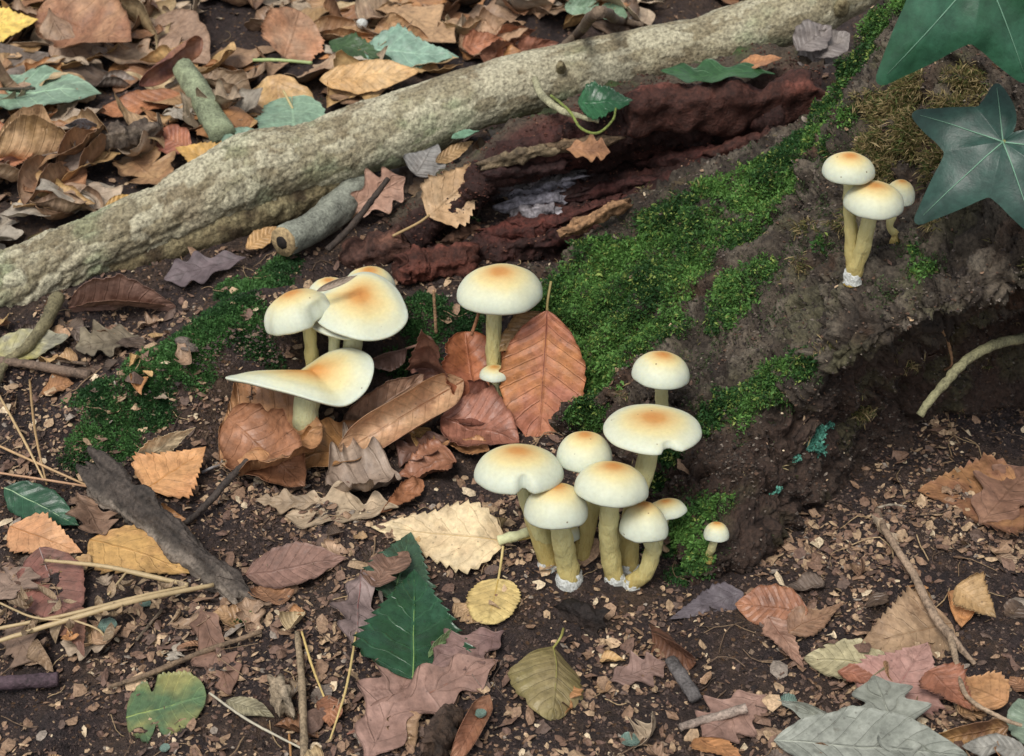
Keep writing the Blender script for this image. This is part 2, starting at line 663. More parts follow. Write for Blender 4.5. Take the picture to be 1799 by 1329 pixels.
def ground_z(x, y, fine=True):
    x = np.asarray(x, float).ravel()
    y = np.asarray(y, float).ravel()
    z = base_z(y)
    near = (np.abs(x) < 0.9) & (y > -0.6) & (y < 1.3)
    rid = np.zeros_like(z)
    xn, yn = x[near], y[near]
    best = np.zeros(len(xn))
    for rx, ry, rh, rs in RD:
        q = rh * np.exp(-((xn - rx) ** 2 + (yn - ry) ** 2) / (2 * rs * rs * 0.45))
        best = np.maximum(best, q)
    rid[near] = best
    z = z + rid
    P = np.stack([x, y, np.zeros_like(x)], 1)
    far = ss(0.8, 3.0, np.hypot(x, y))
    z = z + fbm(P, 7.0, 3) * 0.012 + far * fbm(P, 0.35, 3, seed=3) * 0.25
    if fine:
        Pn = P[near]
        d = fbm(Pn, 38.0, 3, seed=2) * 0.0042 + fbm(Pn, 150.0, 3, gain=0.6, seed=4) * 0.0019
        z[near] += d
    return z


def axis(lo, hi, step, far):
    a = list(np.arange(lo, hi + step * .5, step))
    l, r, s = [], [], step
    q, p = a[0], a[-1]
    while p < far:
        s *= 1.55
        q -= s
        p += s
        l.append(q)
        r.append(p)
    return np.array(l[::-1] + a + r)


GX = axis(-0.60, 0.60, 0.0028, 30)
GY = axis(-0.26, 0.92, 0.0028, 30)
XX, YY = np.meshgrid(GX, GY)
GZ = ground_z(XX, YY).reshape(XX.shape)
H = GZ.copy()                                # top of everything lying on the ground so far
gv = np.stack([XX, YY, GZ], -1).reshape(-1, 3)
gme = mesh_np('forest_floor', gv, [gridq(len(GY), len(GX))])
ground = link('ground', gme, MATS['soil'])
tag(ground, 'dark crumbly woodland soil under the leaf litter', 'ground', kind='structure')


def hidx(x, y):
    i = np.interp(y, GY, np.arange(len(GY)))
    j = np.interp(x, GX, np.arange(len(GX)))
    return i, j


def hq(x, y, F=None):
    F = H if F is None else F
    i, j = hidx(np.asarray(x, float), np.asarray(y, float))
    i0 = np.clip(i.astype(int), 0, len(GY) - 2)
    j0 = np.clip(j.astype(int), 0, len(GX) - 2)
    a, b = i - i0, j - j0
    return (F[i0, j0] * (1 - a) * (1 - b) + F[i0, j0 + 1] * (1 - a) * b + F[i0 + 1, j0] * a * (1 - b) + F[i0 + 1, j0 + 1] * a * b)


def stamp(V):
    i, j = hidx(V[:, 0], V[:, 1])
    i, j = np.round(i).astype(int), np.round(j).astype(int)
    cap_ = GZ[i, j] + 0.010 + 0.008 * ss(0.25, 0.45, V[:, 1])
    np.maximum.at(H, (i, j), np.where(V[:, 2] < cap_ + 0.006, np.minimum(V[:, 2], cap_), GZ[i, j]))


# ================================================================== STUMP BUTTRESS
RB = [  # ridge
    [(900, 505, .25), (1040, 420, .255), (1180, 328, .265), (1310, 288, .275), (1420, 212, .27), (1490, 126, .265), (1580, 25, .26), (1700, -120, .25), (1850, -320, .25)],
    [(930, 580, .205), (1070, 500, .21), (1210, 430, .205), (1340, 400, .205), (1440, 340, .19), (1540, 260, .18), (1650, 190, .17), (1790, 80, .16), (1960, -60, .15)],
    [(960, 660, .175), (1100, 600, .165), (1230, 560, .15), (1360, 540, .14), (1460, 480, .12), (1570, 420, .105), (1700, 360, .10), (1830, 290, .095), (2000, 200, .09)],
    [(985, 720, .155), (1120, 690, .125), (1240, 700, .095), (1380, 690, .085), (1490, 612, .060), (1610, 565, .050), (1720, 525, .047), (1850, 490, .047), (2010, 460, .047)],
    [(985, 726, .153), (1120, 702, .122), (1240, 718, .090), (1380, 708, .082), (1491, 640, .084), (1612, 596, .098), (1722, 556, .105), (1852, 520, .110), (2012, 490, .115)],
    [(1000, 760, .145), (1130, 790, .085), (1240, 850, .05), (1370, 815, .06), (1470, 715, .090), (1590, 675, .130), (1720, 640, .160), (1860, 610, .18), (2010, 590, .20)],
    [(1010, 800, .130), (1140, 900, .052), (1220, 1005, .006), (1330, 960, .022), (1440, 870, .085), (1560, 810, .130), (1700, 755, .165), (1850, 712, .19), (2010, 680, .21)],
]
net = np.array([[pt(*q) for q in r] for r in RB])
back = net[0].copy()
back[:, 1] += 0.075
back[:, 2] -= 0.045
back2 = net[0].copy()
back2[:, 1] += 0.12
back2[:, 2] = -0.03
foot = net[6].copy()
foot[:, 2] -= 0.03
foot[:, 1] += 0.008
net = np.concatenate([[back2], [back], net, [foot]])
NS_, MS_ = 300, 400
ST = loft(net, NS_, MS_)
nrm = grid_normals(ST)
if nrm[NS_ // 2, MS_ // 2, 1] > 0:
    nrm = -nrm
P = ST.reshape(-1, 3)
Nf = nrm.reshape(-1, 3)
sax = net[2, 6] - net[2, 1]
sax /= np.linalg.norm(sax)
Q = P - sax[None] * ((P @ sax) * 0.62)[:, None]      # bark relief runs along the root
wq = Q + np.stack([fbm(P, 26, 3, seed=6), fbm(P, 26, 3, seed=7), fbm(P, 26, 3, seed=8)], 1) * 0.016
dsp = fbm(P, 11, 3, seed=1) * 0.012


def steps(x, k):
    return (np.floor(x) + ss(k, 0.99, x - np.floor(x)))


dsp += np.clip(steps(fbm(wq, 19, 3, seed=5) * 2.0, 0.74), -2, 2) * 0.0062      # ledges of flaking bark
dsp += np.clip(steps(fbm(wq, 46, 3, seed=15) * 2.0, 0.66), -2, 2) * 0.0026
fis = np.abs(perlin(wq * 24 + 3.3))                                             # open fissures along the root
dsp -= (1 - ss(0.0, 0.085, fis)) * 0.0065 * ss(-.35, .2, fbm(P, 12, 2, seed=16))
fis2 = np.abs(perlin(wq * 62 + 8.1))
dsp -= (1 - ss(0.0, 0.11, fis2)) * 0.0026
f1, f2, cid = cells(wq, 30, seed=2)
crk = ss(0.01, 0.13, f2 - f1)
dsp += (crk - 1) * 0.0050 * ss(-0.1, 0.35, fbm(P, 17, 2, seed=11)) + (cid - 0.5) * 0.004 * crk
g1, g2, gid = cells(wq + fbm(P, 120, 2, seed=13)[:, None] * 0.002, 92, seed=7)
dsp += (ss(0.02, 0.16, g2 - g1) - 1) * 0.0017 + (gid - 0.5) * 0.0034
dsp += ridged(wq, 150, 3, seed=12) * 0.0010 + fbm(P, 240, 3, gain=0.6, seed=9) * 0.0011
# rows 6..7 of the net are the lip: make it break off in lumps
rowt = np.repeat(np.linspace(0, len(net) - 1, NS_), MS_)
lip = np.exp(-((rowt - 5.0) / 0.45) ** 2)
dsp += lip * ridged(P, 26, 2, seed=3) * 0.006
P2 = P + Nf * dsp[:, None]
# colours of bark
nA = fbm(P, 18, 4, seed=21)
nB = fbm(P, 60, 4, seed=22)
cb = np.array(lin('3e352c'))[None] * np.ones((len(P), 1))
def blend(c, colr, f):
    f = np.clip(f, 0, 1)[:, None]
    return c * (1 - f) + np.array(lin(colr))[None] * f
cb = blend(cb, '51463a', ss(0.0, 0.6, nB))
cb = blend(cb, '5e5448', ss(0.25, 0.8, cid + nB * .4 - .3) * 0.7)
cb = blend(cb, '70675a', ss(0.7, 0.97, gid) * 0.5)
cb = blend(cb, '2e2622', ss(0.65, 0.95, 1 - gid) * 0.6)
cb = blend(cb, '4c3526', ss(0.1, 0.6, nA) * 0.8)
cb = blend(cb, '3a2a22', ss(5.6, 6.3, rowt + nA * .5) * 0.85)  # darker red-brown below the lip: recess shade mixed into the bark colour
cb = blend(cb, '57563a', ss(0.15, 0.7, fbm(P, 30, 3, seed=23)) * 0.45)
cb = blend(cb, '17120f', (1 - ss(0.02, 0.10, f2 - f1)) * 0.4)  # shade of the cracks painted into the bark colour
sq = gridq(NS_, MS_)
stump_root = empty('tree_stump', (float(P2[:, 0].mean()), 0.12, 0.0))
tag(stump_root, 'old mossy tree stump with dark cracked bark flaring into a root', 'tree stump')
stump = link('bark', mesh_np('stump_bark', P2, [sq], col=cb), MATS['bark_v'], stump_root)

# ================================================================== ROTTEN LOG
LB = [
    [(690, 405, .37), (760, 338, .38), (860, 275, .39), (960, 218, .40), (1080, 172, .41), (1200, 150, .42), (1330, 125, .42), (1450, 95, .42)],
    [(715, 418, .34), (790, 375, .345), (870, 305, .35), (960, 255, .358), (1080, 232, .363), (1200, 222, .367), (1330, 205, .372), (1440, 165, .378)],
    [(740, 432, .35), (810, 402, .385), (890, 338, .40), (980, 305, .405), (1080, 285, .405), (1200, 262, .405), (1320, 240, .405), (1420, 200, .405)],
    [(750, 445, .335), (830, 425, .355), (900, 390, .365), (990, 368, .365), (1080, 345, .365), (1200, 310, .37), (1300, 280, .372), (1400, 240, .375)],
    [(760, 455, .325), (840, 442, .325), (920, 424, .325), (1000, 412, .325), (1080, 390, .33), (1180, 340, .34), (1290, 300, .345), (1390, 250, .35)],
]
ln = np.array([[pt(*q) for q in r] for r in LB])
lb1 = ln[0].copy(); lb1[:, 1] += 0.05; lb1[:, 2] -= 0.035
lb2 = ln[0].copy(); lb2[:, 1] += 0.07; lb2[:, 2] = 0.0
lf1 = ln[4].copy(); lf1[:, 1] += 0.012; lf1[:, 2] -= 0.03
lf2 = ln[4].copy(); lf2[:, 1] += 0.03; lf2[:, 2] = -0.02
ln = np.concatenate([[lb2], [lb1], ln, [lf1], [lf2]])
NL, ML = 190, 330
LS = loft(ln, NL, ML)
lnm = grid_normals(LS)
if lnm[int(NL * .3), ML // 2, 2] < 0:
    lnm = -lnm
LP, LN = LS.reshape(-1, 3), lnm.reshape(-1, 3)
along = (ln[2, -1] - ln[2, 0]); along /= np.linalg.norm(along)
tl = LP @ along
# wood fibres: noise stretched along the log
FP = LP - along[None] * (tl * 0.86)[:, None]
d = fbm(LP, 16, 3, seed=31) * 0.010 + ridged(FP, 80, 3, seed=32) * 0.0060 + fbm(FP, 230, 3, seed=33) * 0.0032 + fbm(LP, 130, 4, gain=.6, seed=34) * 0.0022
LP2 = LP + LN * d[:, None]
lrow = np.repeat(np.linspace(0, len(ln) - 1, NL), ML)
m1, m2 = fbm(LP, 22, 4, seed=35), fbm(FP, 90, 3, seed=36)
lc = np.array(lin('301c18'))[None] * np.ones((len(LP), 1))
lc = blend(lc, '4e2c26', ss(-0.05, 0.6, m1))
lc = blend(lc, '1e1210', ss(0.1, 0.6, m2) * 0.8)
lc = blend(lc, '4f4539', (1 - ss(2.2, 2.7, lrow)) * 0.9)             # outside of the log is greyer
lc = blend(lc, '42522c', (1 - ss(2.0, 2.5, lrow)) * ss(0.0, 0.5, fbm(LP, 25, 3, seed=37)))
pu, pv = proj(LP2)
pc = pt(955, 345, .385)
gd = np.linalg.norm((LP2 - pc) * np.array([0.62, 1, 1.2]), axis=1)
lc = blend(lc, '9c969a', (1 - ss(0.012, 0.028, gd + m2 * 0.012 + m1 * .006)) * 0.95)
log_root = empty('rotten_log', (float(LP2[:, 0].mean()), 0.38, 0.05))
tag(log_root, 'hollow rotten log of crumbling dark red wood under the fallen branch', 'log')
rlog = link('hollow_wood', mesh_np('log_wood', LP2, [gridq(NL, ML)], col=lc), MATS['wood_v'], log_root)

bpy.context.view_layer.update()
CASTERS = {'g': ground, 's': stump, 'l': rlog}


def cast(u, v, which='g'):
    d = Vector(pray(u, v)).normalized()
    best = None
    for k in which:
        o = CASTERS[k]
        org = Vector(CAM) - o.matrix_world.translation
        ok, loc, nor, _ = o.ray_cast(org, d)
        if ok:
            loc = loc + o.matrix_world.translation
            q = (loc - Vector(CAM)).length
            if best is None or q < best[0]:
                best = (q, np.array(loc), np.array(nor))
    if best is None:
        p = px_h(u, v, 0)
        return p, np.array([0, 0, 1.0])
    return best[1], best[2]


def gp(u, v, lift=0.0, which='g'):
    p, _ = cast(u, v, which)
    d = pray(u, v)
    t = (p[2] + lift - CAM[2]) / d[2]
    return CAM + d * t


# ---- loose slabs of rotten wood: lumpy, fibrous, with broken ends
def chunk(name, label, path, half_w, half_t, colr, col2, which='l', cat='wood piece', seed=0, upv=None, n=60, ns=36, amp=1.0, fib=0.85, taper=1.0, rag=0.012, parent=None):
    """path: 3-D points along the piece; half_w, half_t in metres"""
    Pc = cat_rom(np.array(path), n)
    T, Nn, B = frames(Pc)
    if upv is not None:
        for i in range(n):
            q = np.array(upv) - T[i] * np.dot(upv, T[i])
            Nn[i] = q / np.linalg.norm(q)
        B = np.cross(T, Nn)
    an = np.linspace(0, 2 * math.pi, ns, endpoint=False)
    ca, sa = np.cos(an), np.sin(an)
    sx = np.sign(ca) * np.abs(ca) ** 0.55
    sy = np.sign(sa) * np.abs(sa) ** 0.55
    t = np.linspace(0, 1, n)
    endf = np.minimum(1, np.minimum(t, 1 - t) / 0.05) ** 0.5
    wv = (0.8 + 0.5 * perlin(np.stack([t * 5, t * 0 + seed, t * 0], 1))) * endf * np.interp(t, [0, .35, 1], [0.8, 1.0, taper])
    V = Pc[:, None] + Nn[:, None] * (sx * half_w)[None, :, None] * wv[:, None, None] + B[:, None] * (sy * half_t)[None, :, None] * (0.4 + 0.6 * wv)[:, None, None]
    Dv = Nn[:, None] * ca[None, :, None] + B[:, None] * sa[None, :, None]
    V, Dv = V.reshape(-1, 3), Dv.reshape(-1, 3)
    ax = Pc[-1] - Pc[0]
    L = np.linalg.norm(ax)
    ax = ax / L
    F = V - ax[None] * ((V @ ax) * fib)[:, None]
    k = min(half_w, half_t) * amp
    V = V + Dv * (fbm(V, 0.8 / half_w, 3, seed=seed) * 0.5 * k + ridged(F, 1.1 / half_w, 3, seed=seed + .5) * 0.22 * k + fbm(F, 260, 3, seed=seed + .7) * 0.0018 + ridged(F, 420, 2, seed=seed + .9) * 0.0009 + fbm(V, 170, 3, gain=.6, seed=seed + .3) * 0.0011)[:, None]
    # ragged broken ends
    ei = np.repeat(t, ns)
    e = (np.exp(-(ei / 0.07) ** 2) * -1 + np.exp(-((1 - ei) / 0.07) ** 2))
    V = V + ax[None] * (e * fbm(F, 170, 2, seed=seed + 2) * rag)[:, None]
    c = np.array(lin(colr))[None] * np.ones((len(V), 1))
    c = blend(c, col2, ss(-0.1, 0.6, fbm(F, 60, 3, seed=seed + 3)))
    c = c * (1 + 0.4 * fbm(V, 120, 3, seed=seed + 4) + 0.5 * fbm(F, 420, 2, seed=seed + 5))[:, None]
    j = np.arange(ns)
    polys = [gridq(n, ns, True)[:, ::-1]]
    V = np.concatenate([V, Pc[:1], Pc[-1:]])
    c = np.concatenate([c, c[:1], c[-1:]])
    polys.append(np.stack([np.full(ns, n * ns), j, (j + 1) % ns], 1))
    o0 = (n - 1) * ns
    polys.append(np.stack([np.full(ns, n * ns + 1), o0 + (j + 1) % ns, o0 + j], 1))
    loc = Pc.mean(0)
    if parent is not None:
        return link(name, mesh_np(name, V, polys, col=np.clip(c, 0.005, 1)), MATS['wood_v'], parent)
    o = link(name, mesh_np(name, V - loc, polys, col=np.clip(c, 0.005, 1)), MATS['wood_v'], loc=loc)
    tag(o, label, cat)
    return o


chunk('rotten_wood_lump', 'broad slab of dark red rotten wood lying beneath the fallen branch beside the mossy stump',
      [pt(1095, 200, .36), pt(1200, 190, .365), pt(1320, 185, .37), pt(1440, 165, .375)], .017, .011, '40261f', '633a30', seed=3, upv=(0, -.3, 1))
chunk('rotten_wood_chunk', 'reddish chunk of rotten wood behind the wavy mushroom cluster',
      [pt(585, 470, .335), pt(640, 450, .335), pt(715, 425, .335)], .011, .012, '4a322a', '755040', seed=8, upv=(0, -.3, 1))
chunk('rotten_wood_shard', 'short wedge of red rotten wood in the hollow below the tan leaf',
      [pt(700, 470, .30), pt(760, 462, .31), pt(835, 455, .315)], .008, .010, '46281f', '64392e', seed=12, upv=(0, -.3, 1))
chunk('bark_strip', 'thin tan strip of bark lying along the mossy edge of the hollow log',
      [pt(985, 412, .285), pt(1040, 386, .285), pt(1098, 358, .285)], .0055, .0028, '6b4f3a', '9a7655', seed=15, upv=(0, -.5, 1))

# splinters and layers of the hollow log, each its own piece
def on_log(u, v, off):
    q, _ = cast(u, v, 'l')
    d = CAM - q
    return q + d / np.linalg.norm(d) * off


for k, (u0, v0, u1, v1, hw, ht, ca, cb_) in enumerate([
        (880, 345, 1012, 322, .0055, .003, '8d8890', 'b5b0b4'), (890, 362, 1005, 345, .0050, .003, '98939a', '6e686c'), (895, 380, 985, 366, .0045, .003, 'a39ea2', '7d777a'), (905, 330, 1010, 310, .0030, .002, '7d7880', '55504f'),
        (860, 305, 1010, 290, .0045, .004, '2e1a18', '4a2a26'), (1010, 345, 1130, 318, .0050, .004, '321c1a', '55302a'), (1020, 372, 1110, 350, .0040, .003, '4a2a24', '6a4034'),
        (850, 410, 960, 405, .0055, .005, '3a1f1a', '5a3028'), (960, 420, 1060, 402, .0055, .005, '2e1815', '4a2620'), (900, 398, 1000, 388, .0040, .004, '4a2822', '66382e'),
        (1130, 290, 1260, 268, .0050, .004, '361e1a', '56302a'), (1250, 272, 1370, 235, .0050, .004, '3a221c', '5e382e'), (870, 285, 960, 262, .0040, .003, '5a4c3c', '7a6a52'), (960, 262, 1075, 246, .0040, .003, '4f4032', '6e5a44'),
        (780, 425, 850, 400, .0040, .004, '4a3428', '6a4c3a')]):
    chunk('splinter', None, [on_log(u0, v0, .004), on_log((u0 + u1) / 2, (v0 + v1) / 2, .005), on_log(u1, v1, .004)], hw, ht, ca, cb_, seed=60 + k * 3.3, upv=(0, -.2, 1), n=50, ns=24, rag=.03, fib=.93, parent=log_root, amp=.8)

# ================================================================== FALLEN BRANCH
BP = [(-260, 640, .245, 50), (-150, 585, .262, 57), (0, 514, .290, 58), (100, 466, .310, 55), (200, 420, .332, 54), (300, 375, .352, 54), (400, 322, .372, 62), (460, 296, .382, 64),
      (540, 275, .395, 58), (620, 250, .408, 60), (700, 225, .422, 62), (800, 187, .438, 58), (900, 155, .452, 55), (1000, 132, .465, 54), (1100, 112, .475, 54),
      (1200, 90, .485, 54), (1300, 62, .495, 52), (1400, 26, .505, 48), (1480, -10, .512, 44), (1570, -60, .52, 40)]
bpts = np.array([list(pt(u, v, y)) + [r * pxm(pt(u, v, y))] for u, v, y, r in BP])
bs = cat_rom(bpts, 420)


def bark_disp(V, t, a):
    S = np.stack([t * 0.75 * 0.36, np.cos(a) * 0.024, np.sin(a) * 0.024], 1) if len(V) > 8000 else V
    S = S + fbm(V, 60, 2, seed=49)[:, None] * 0.004
    e1, e2, ci = cells(S, 110, seed=6)
    left = np.clip(1.2 - t * 1.6, 0.25, 1)
    return (fbm(V, 20, 2, seed=41) * 0.0026 + (ss(0.02, 0.22, e2 - e1) - .5) * 0.0021 * left + (ci - .5) * 0.0010 * left + ridged(S, 230, 3, seed=42) * 0.0011 * left + fbm(V, 420, 2, seed=43) * 0.0004)


BV, BPoly, BT = tube(bs[:, :3], bs[:, 3], 96, True, bark_disp, 1.0)
q1, q2 = fbm(BV, 20, 4, seed=44), fbm(BV, 110, 4, seed=45)
_ba = np.concatenate([np.tile(np.linspace(0, 2 * math.pi, 96, endpoint=False), 420), [0, 0]])
_bs = np.stack([BT * 0.75 * 0.36, np.cos(_ba) * 0.024, np.sin(_ba) * 0.024], 1) + fbm(BV, 60, 2, seed=49)[:, None] * 0.004
e1, e2, ci = cells(_bs, 110, seed=6)
bc = np.array(lin('958b70'))[None] * np.ones((len(BV), 1))
bc = blend(bc, 'aca48a', ss(-0.7, 0.6, q2) * .8)
bc = blend(bc, '8d9a78', ss(0.05, 0.6, q1) * 0.6)
bc = blend(bc, '7d6c54', ss(0.15, 0.7, -q1) * 0.6)
bc = blend(bc, 'bdb69c', ss(0.5, 0.85, ci) * 0.7)
bc = blend(bc, '6d6148', ss(0.6, 0.9, 1 - ci) * 0.5)
bc = blend(bc, '4c402e', (1 - ss(0.01, 0.10, e2 - e1)) * 0.5 * np.clip(1.2 - BT * 1.3, 0.12, 1))
bc = blend(bc, '3f3524', ss(0.36, 0.6, fbm(BV, 300, 3, seed=46)) * 0.5)
branch = empty('fallen_branch', bs[120, :3])
tag(branch, 'thick grey-tan fallen branch lying across the leaf litter', 'branch')
link('bark', mesh_np('branch_bark', BV, BPoly, col=bc), MATS['bark_v'], branch)
# knots and a second limb coloured darker for the shade under its lower half
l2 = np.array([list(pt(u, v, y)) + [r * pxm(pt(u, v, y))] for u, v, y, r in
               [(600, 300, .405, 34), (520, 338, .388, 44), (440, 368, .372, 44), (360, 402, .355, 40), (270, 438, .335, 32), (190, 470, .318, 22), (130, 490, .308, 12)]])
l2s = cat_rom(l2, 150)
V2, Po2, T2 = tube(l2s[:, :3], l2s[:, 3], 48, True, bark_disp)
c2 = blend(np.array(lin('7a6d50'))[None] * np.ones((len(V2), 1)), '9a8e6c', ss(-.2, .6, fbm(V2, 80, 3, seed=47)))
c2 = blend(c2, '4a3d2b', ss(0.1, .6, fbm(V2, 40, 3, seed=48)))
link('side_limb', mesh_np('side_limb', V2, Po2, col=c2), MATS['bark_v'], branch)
for u, v, y, r, s in [(425, 268, .372, 16, 2), (1478, 10, .49, 14, 5), (985, 118, .44, 8, 7)]:
    c0 = pt(u, v, y)
    rr = r * pxm(c0)
    kp = np.array([c0 + np.array([0, 0.006, -.004]), c0, c0 + np.array([-.001, -.004, .004])])
    kv, kpol, kt = tube(cat_rom(kp, 12), np.array([1.2] * 4 + list(np.linspace(1.2, .55, 8))) * rr, 18, True, lambda V, t, a: fbm(V, 200, 3, seed=s) * 0.0012)
    link('knot', mesh_np('knot', kv, kpol, col=blend(np.array(lin('857a5c'))[None] * np.ones((len(kv), 1)), '5f5238', ss(0, .5, fbm(kv, 150, 2)))), MATS['bark_v'], branch)


# ================================================================== TWIGS AND STICKS
def px_path(spec, which='g'):
    out = []
    for q in spec:
        u, v = q[0], q[1]
        if len(q) > 2 and q[2] is not None and q[2] > 0.02:
            out.append(pt(u, v, q[2]))
        else:
            out.append(gp(u, v, q[2] if len(q) > 2 else 0.002, which))
    return np.array(out)


def twig(name, label, spec, r_px, colr, cat='twig', which='g', parent=None, ns=10, lumpy=0.15, n=None, mat='twig', taper=1.0, group=None):
    """spec: pixels (u,v[,lift above ground or world y if > 0.02])"""
    Pp = px_path(spec, which)
    n = n or max(8, 10 * len(Pp))
    Pp = cat_rom(Pp, n)
    sc = np.array([pxm(p) for p in Pp])
    rp = np.interp(np.linspace(0, 1, n), np.linspace(0, 1, len(np.atleast_1d(r_px))), np.atleast_1d(r_px)) * sc
    sd = float(rng.random() * 20)
    axt = (Pp[-1] - Pp[0]) / np.linalg.norm(Pp[-1] - Pp[0])
    fq = min(500.0, 0.55 / rp.mean())

    def lump(V, t, a):
        Fq = V - axt[None] * ((V @ axt) * 0.6)[:, None]
        return (fbm(V, fq, 2, seed=sd) * lumpy * 1.6 + fbm(Fq, fq * 3, 3, seed=sd + 1) * 0.12) * rp.mean()
    V, po, tt = tube(Pp, rp, ns, True, lump, dome=0.08)
    loc = Pp.mean(0)
    if parent is None:
        o = link(name, mesh_np(name, V - loc, po), MATS[mat], loc=loc)
        tag(o, label, cat, group)
    else:
        o = link(name, mesh_np(name, V, po), MATS[mat], parent)
    o.color = (*lin(colr), 1)
    stamp(V)
    return o

# ================================================================== LEAVES
def width_profile(kind, t):
    if kind == 'birch':
        a = np.where(t < 0.30, np.sin(np.clip(t / 0.30, 0, 1) * math.pi / 2) ** 0.75, np.clip((1 - t) / 0.70, 0, 1) ** 0.92)
    elif kind == 'beech':
        a = np.sin(math.pi * np.clip(t, 0, 1) ** 0.92) ** 0.78
    elif kind == 'round':
        a = np.sqrt(np.clip(1 - (2 * t - 1) ** 2, 0, 1)) ** 0.9 * (1.06 - 0.18 * t)
    elif kind == 'oak':
        a = np.sin(math.pi * np.clip(t, 0, 1) ** 1.25) ** 0.7 * (0.76 + 0.24 * np.cos(2 * math.pi * (3.3 * t + 0.25 + 0.12 * np.sin(9 * t))))
    elif kind == 'lance':
        a = np.sin(math.pi * np.clip(t, 0, 1) ** 0.8) ** 1.05
    else:                                    # ovate
        a = np.sin(math.pi * np.clip(t, 0, 1) ** 0.75) ** 0.85
    return np.maximum(a, 0.012)


TEETH = {'birch': (13, 0.20), 'beech': (9, 0.05), 'round': (15, 0.10), 'oak': (0, 0), 'lance': (12, 0.05), 'ovate': (0, 0)}
LMAT = {'birch': 'leaf_birch', 'round': 'leaf_birch', 'beech': 'leaf_beech', 'oak': 'leaf_oak', 'lance': 'leaf_beech', 'ovate': 'leaf_beech'}


def leaf_local(kind, L, W, seed, nt=46, ns=13, fold=0.15, curl=0.0, edge=0.0, roll=0.0, und=0.05, twist=0.0, ragged=0.10, bite=0.0, heart=0.0, wrinkle=1.0):
    """blade in its own frame: x along, y across, z up; metres"""
    t = np.linspace(0, 1, nt)
    s = np.linspace(-1, 1, ns)
    w0 = width_profile(kind, t)
    nteeth, amp = TEETH[kind]
    if roll > 0.7:
        ragged, bite, amp = min(ragged, 0.05), 0.0, amp * 0.3
    if nt < 40:
        nteeth, amp = nteeth // 2, amp * 0.6
    if nteeth:
        fr = (t * nteeth) % 1.0
        w0 = w0 * (1 + amp * (0.55 - fr) * np.minimum(1, 6 * (1 - t)))
    wl = w0 * (1 + ragged * 1.6 * fbm(np.stack([t * 6, t * 0 + seed, t * 0], 1), 1.0, 2))
    wr = w0 * (1 + ragged * 1.6 * fbm(np.stack([t * 6, t * 0 + seed + 31, t * 0], 1), 1.0, 2))
    if bite:
        for q in range(2):
            c0 = 0.3 + 0.5 * ((seed * (q + 1) * 0.37) % 1)
            g = 1 - bite * np.exp(-((t - c0) / 0.05) ** 2)
            if q:
                wl = wl * g
            else:
                wr = wr * g
    TT, S = np.meshgrid(t, s, indexing='ij')
    hw = np.where(S < 0, wl[:, None], wr[:, None]) * W
    y = S * hw
    x = TT * L - heart * L * 0.16 * np.abs(S) ** 0.8 * np.exp(-(TT / 0.16) ** 2)
    z = fold * np.abs(y)
    a = S * 1.0
    if roll:
        th = y / W * roll
        Rr = W / roll
        y = Rr * np.sin(th)
        z = z + Rr * (1 - np.cos(th))
    z = z + edge * W * np.abs(a) ** 2.5 * (hw / W)
    z = z + curl * L * ((2 * TT - 1) ** 2)
    P = np.stack([TT.ravel() * 2.2, (S * hw / L).ravel() * 2.2, np.full(TT.size, seed * 1.7)], 1)
    z = z + (fbm(P, 1.0, 3, gain=0.5) * und * L).reshape(z.shape)
    P2 = P * 5
    z = z + (perlin(P2) * 0.007 * L * wrinkle).reshape(z.shape)
    if twist:
        an = twist * (TT - 0.5)
        y, z = y * np.cos(an) - z * np.sin(an), y * np.sin(an) + z * np.cos(an)
    V = np.stack([x.ravel(), y.ravel(), z.ravel()], 1)
    uv = np.stack([TT.ravel(), (S * 0.5 + 0.5).ravel()], 1)
    return V, gridq(nt, ns), uv, (nt, ns)


def thicken(V, quads, uv, nt, ns, th=0.00028):
    """closed thin blade"""
    G = V.reshape(nt, ns, 3)
    nn = grid_normals(G).reshape(-1, 3)
    n = len(V)
    V2 = np.concatenate([V, V - nn * th])
    uv2 = np.concatenate([uv, uv])
    idx = np.arange(n).reshape(nt, ns)
    ring = np.concatenate([idx[0, :], idx[1:, -1], idx[-1, -2::-1], idx[-2:0:-1, 0]])
    nx = np.roll(ring, -1)
    side = np.stack([ring, nx, nx + n, ring + n], 1)
    return V2, [quads, quads[:, ::-1] + n, side], uv2


def settle(V, shape=None, eps=0.0006, soft=60):
    """drop a blade onto whatever lies below it: rigid lift first, then drape"""
    h = hq(V[:, 0], V[:, 1])
    need = h + eps - V[:, 2]
    up = max(0.0, float(np.percentile(need, soft)))
    V = V.copy()
    V[:, 2] += min(up, 0.02)
    need = np.clip(h + eps - V[:, 2], 0, 0.007)
    if shape is not None:
        g = need.reshape(shape)
        for _ in range(5):
            q = np.pad(g, 1, mode='edge')
            g2 = sum(q[a:a + shape[0], b:b + shape[1]] for a in range(3) for b in range(3)) / 9
            g = np.maximum(g2, g * 0.3)
        need = g.ravel()
    V[:, 2] += need
    return V


def frame3(B, T, S):
    ex = T - B
    L = np.linalg.norm(ex)
    ex = ex / L
    r = S - B
    r = r - ex * np.dot(r, ex)
    W = np.linalg.norm(r)
    ey = r / W
    ez = np.cross(ex, ey)
    if np.dot(ez, CAM - B) < 0:
        ey = -ey
        ez = -ez
    return ex, ey, ez, L, W


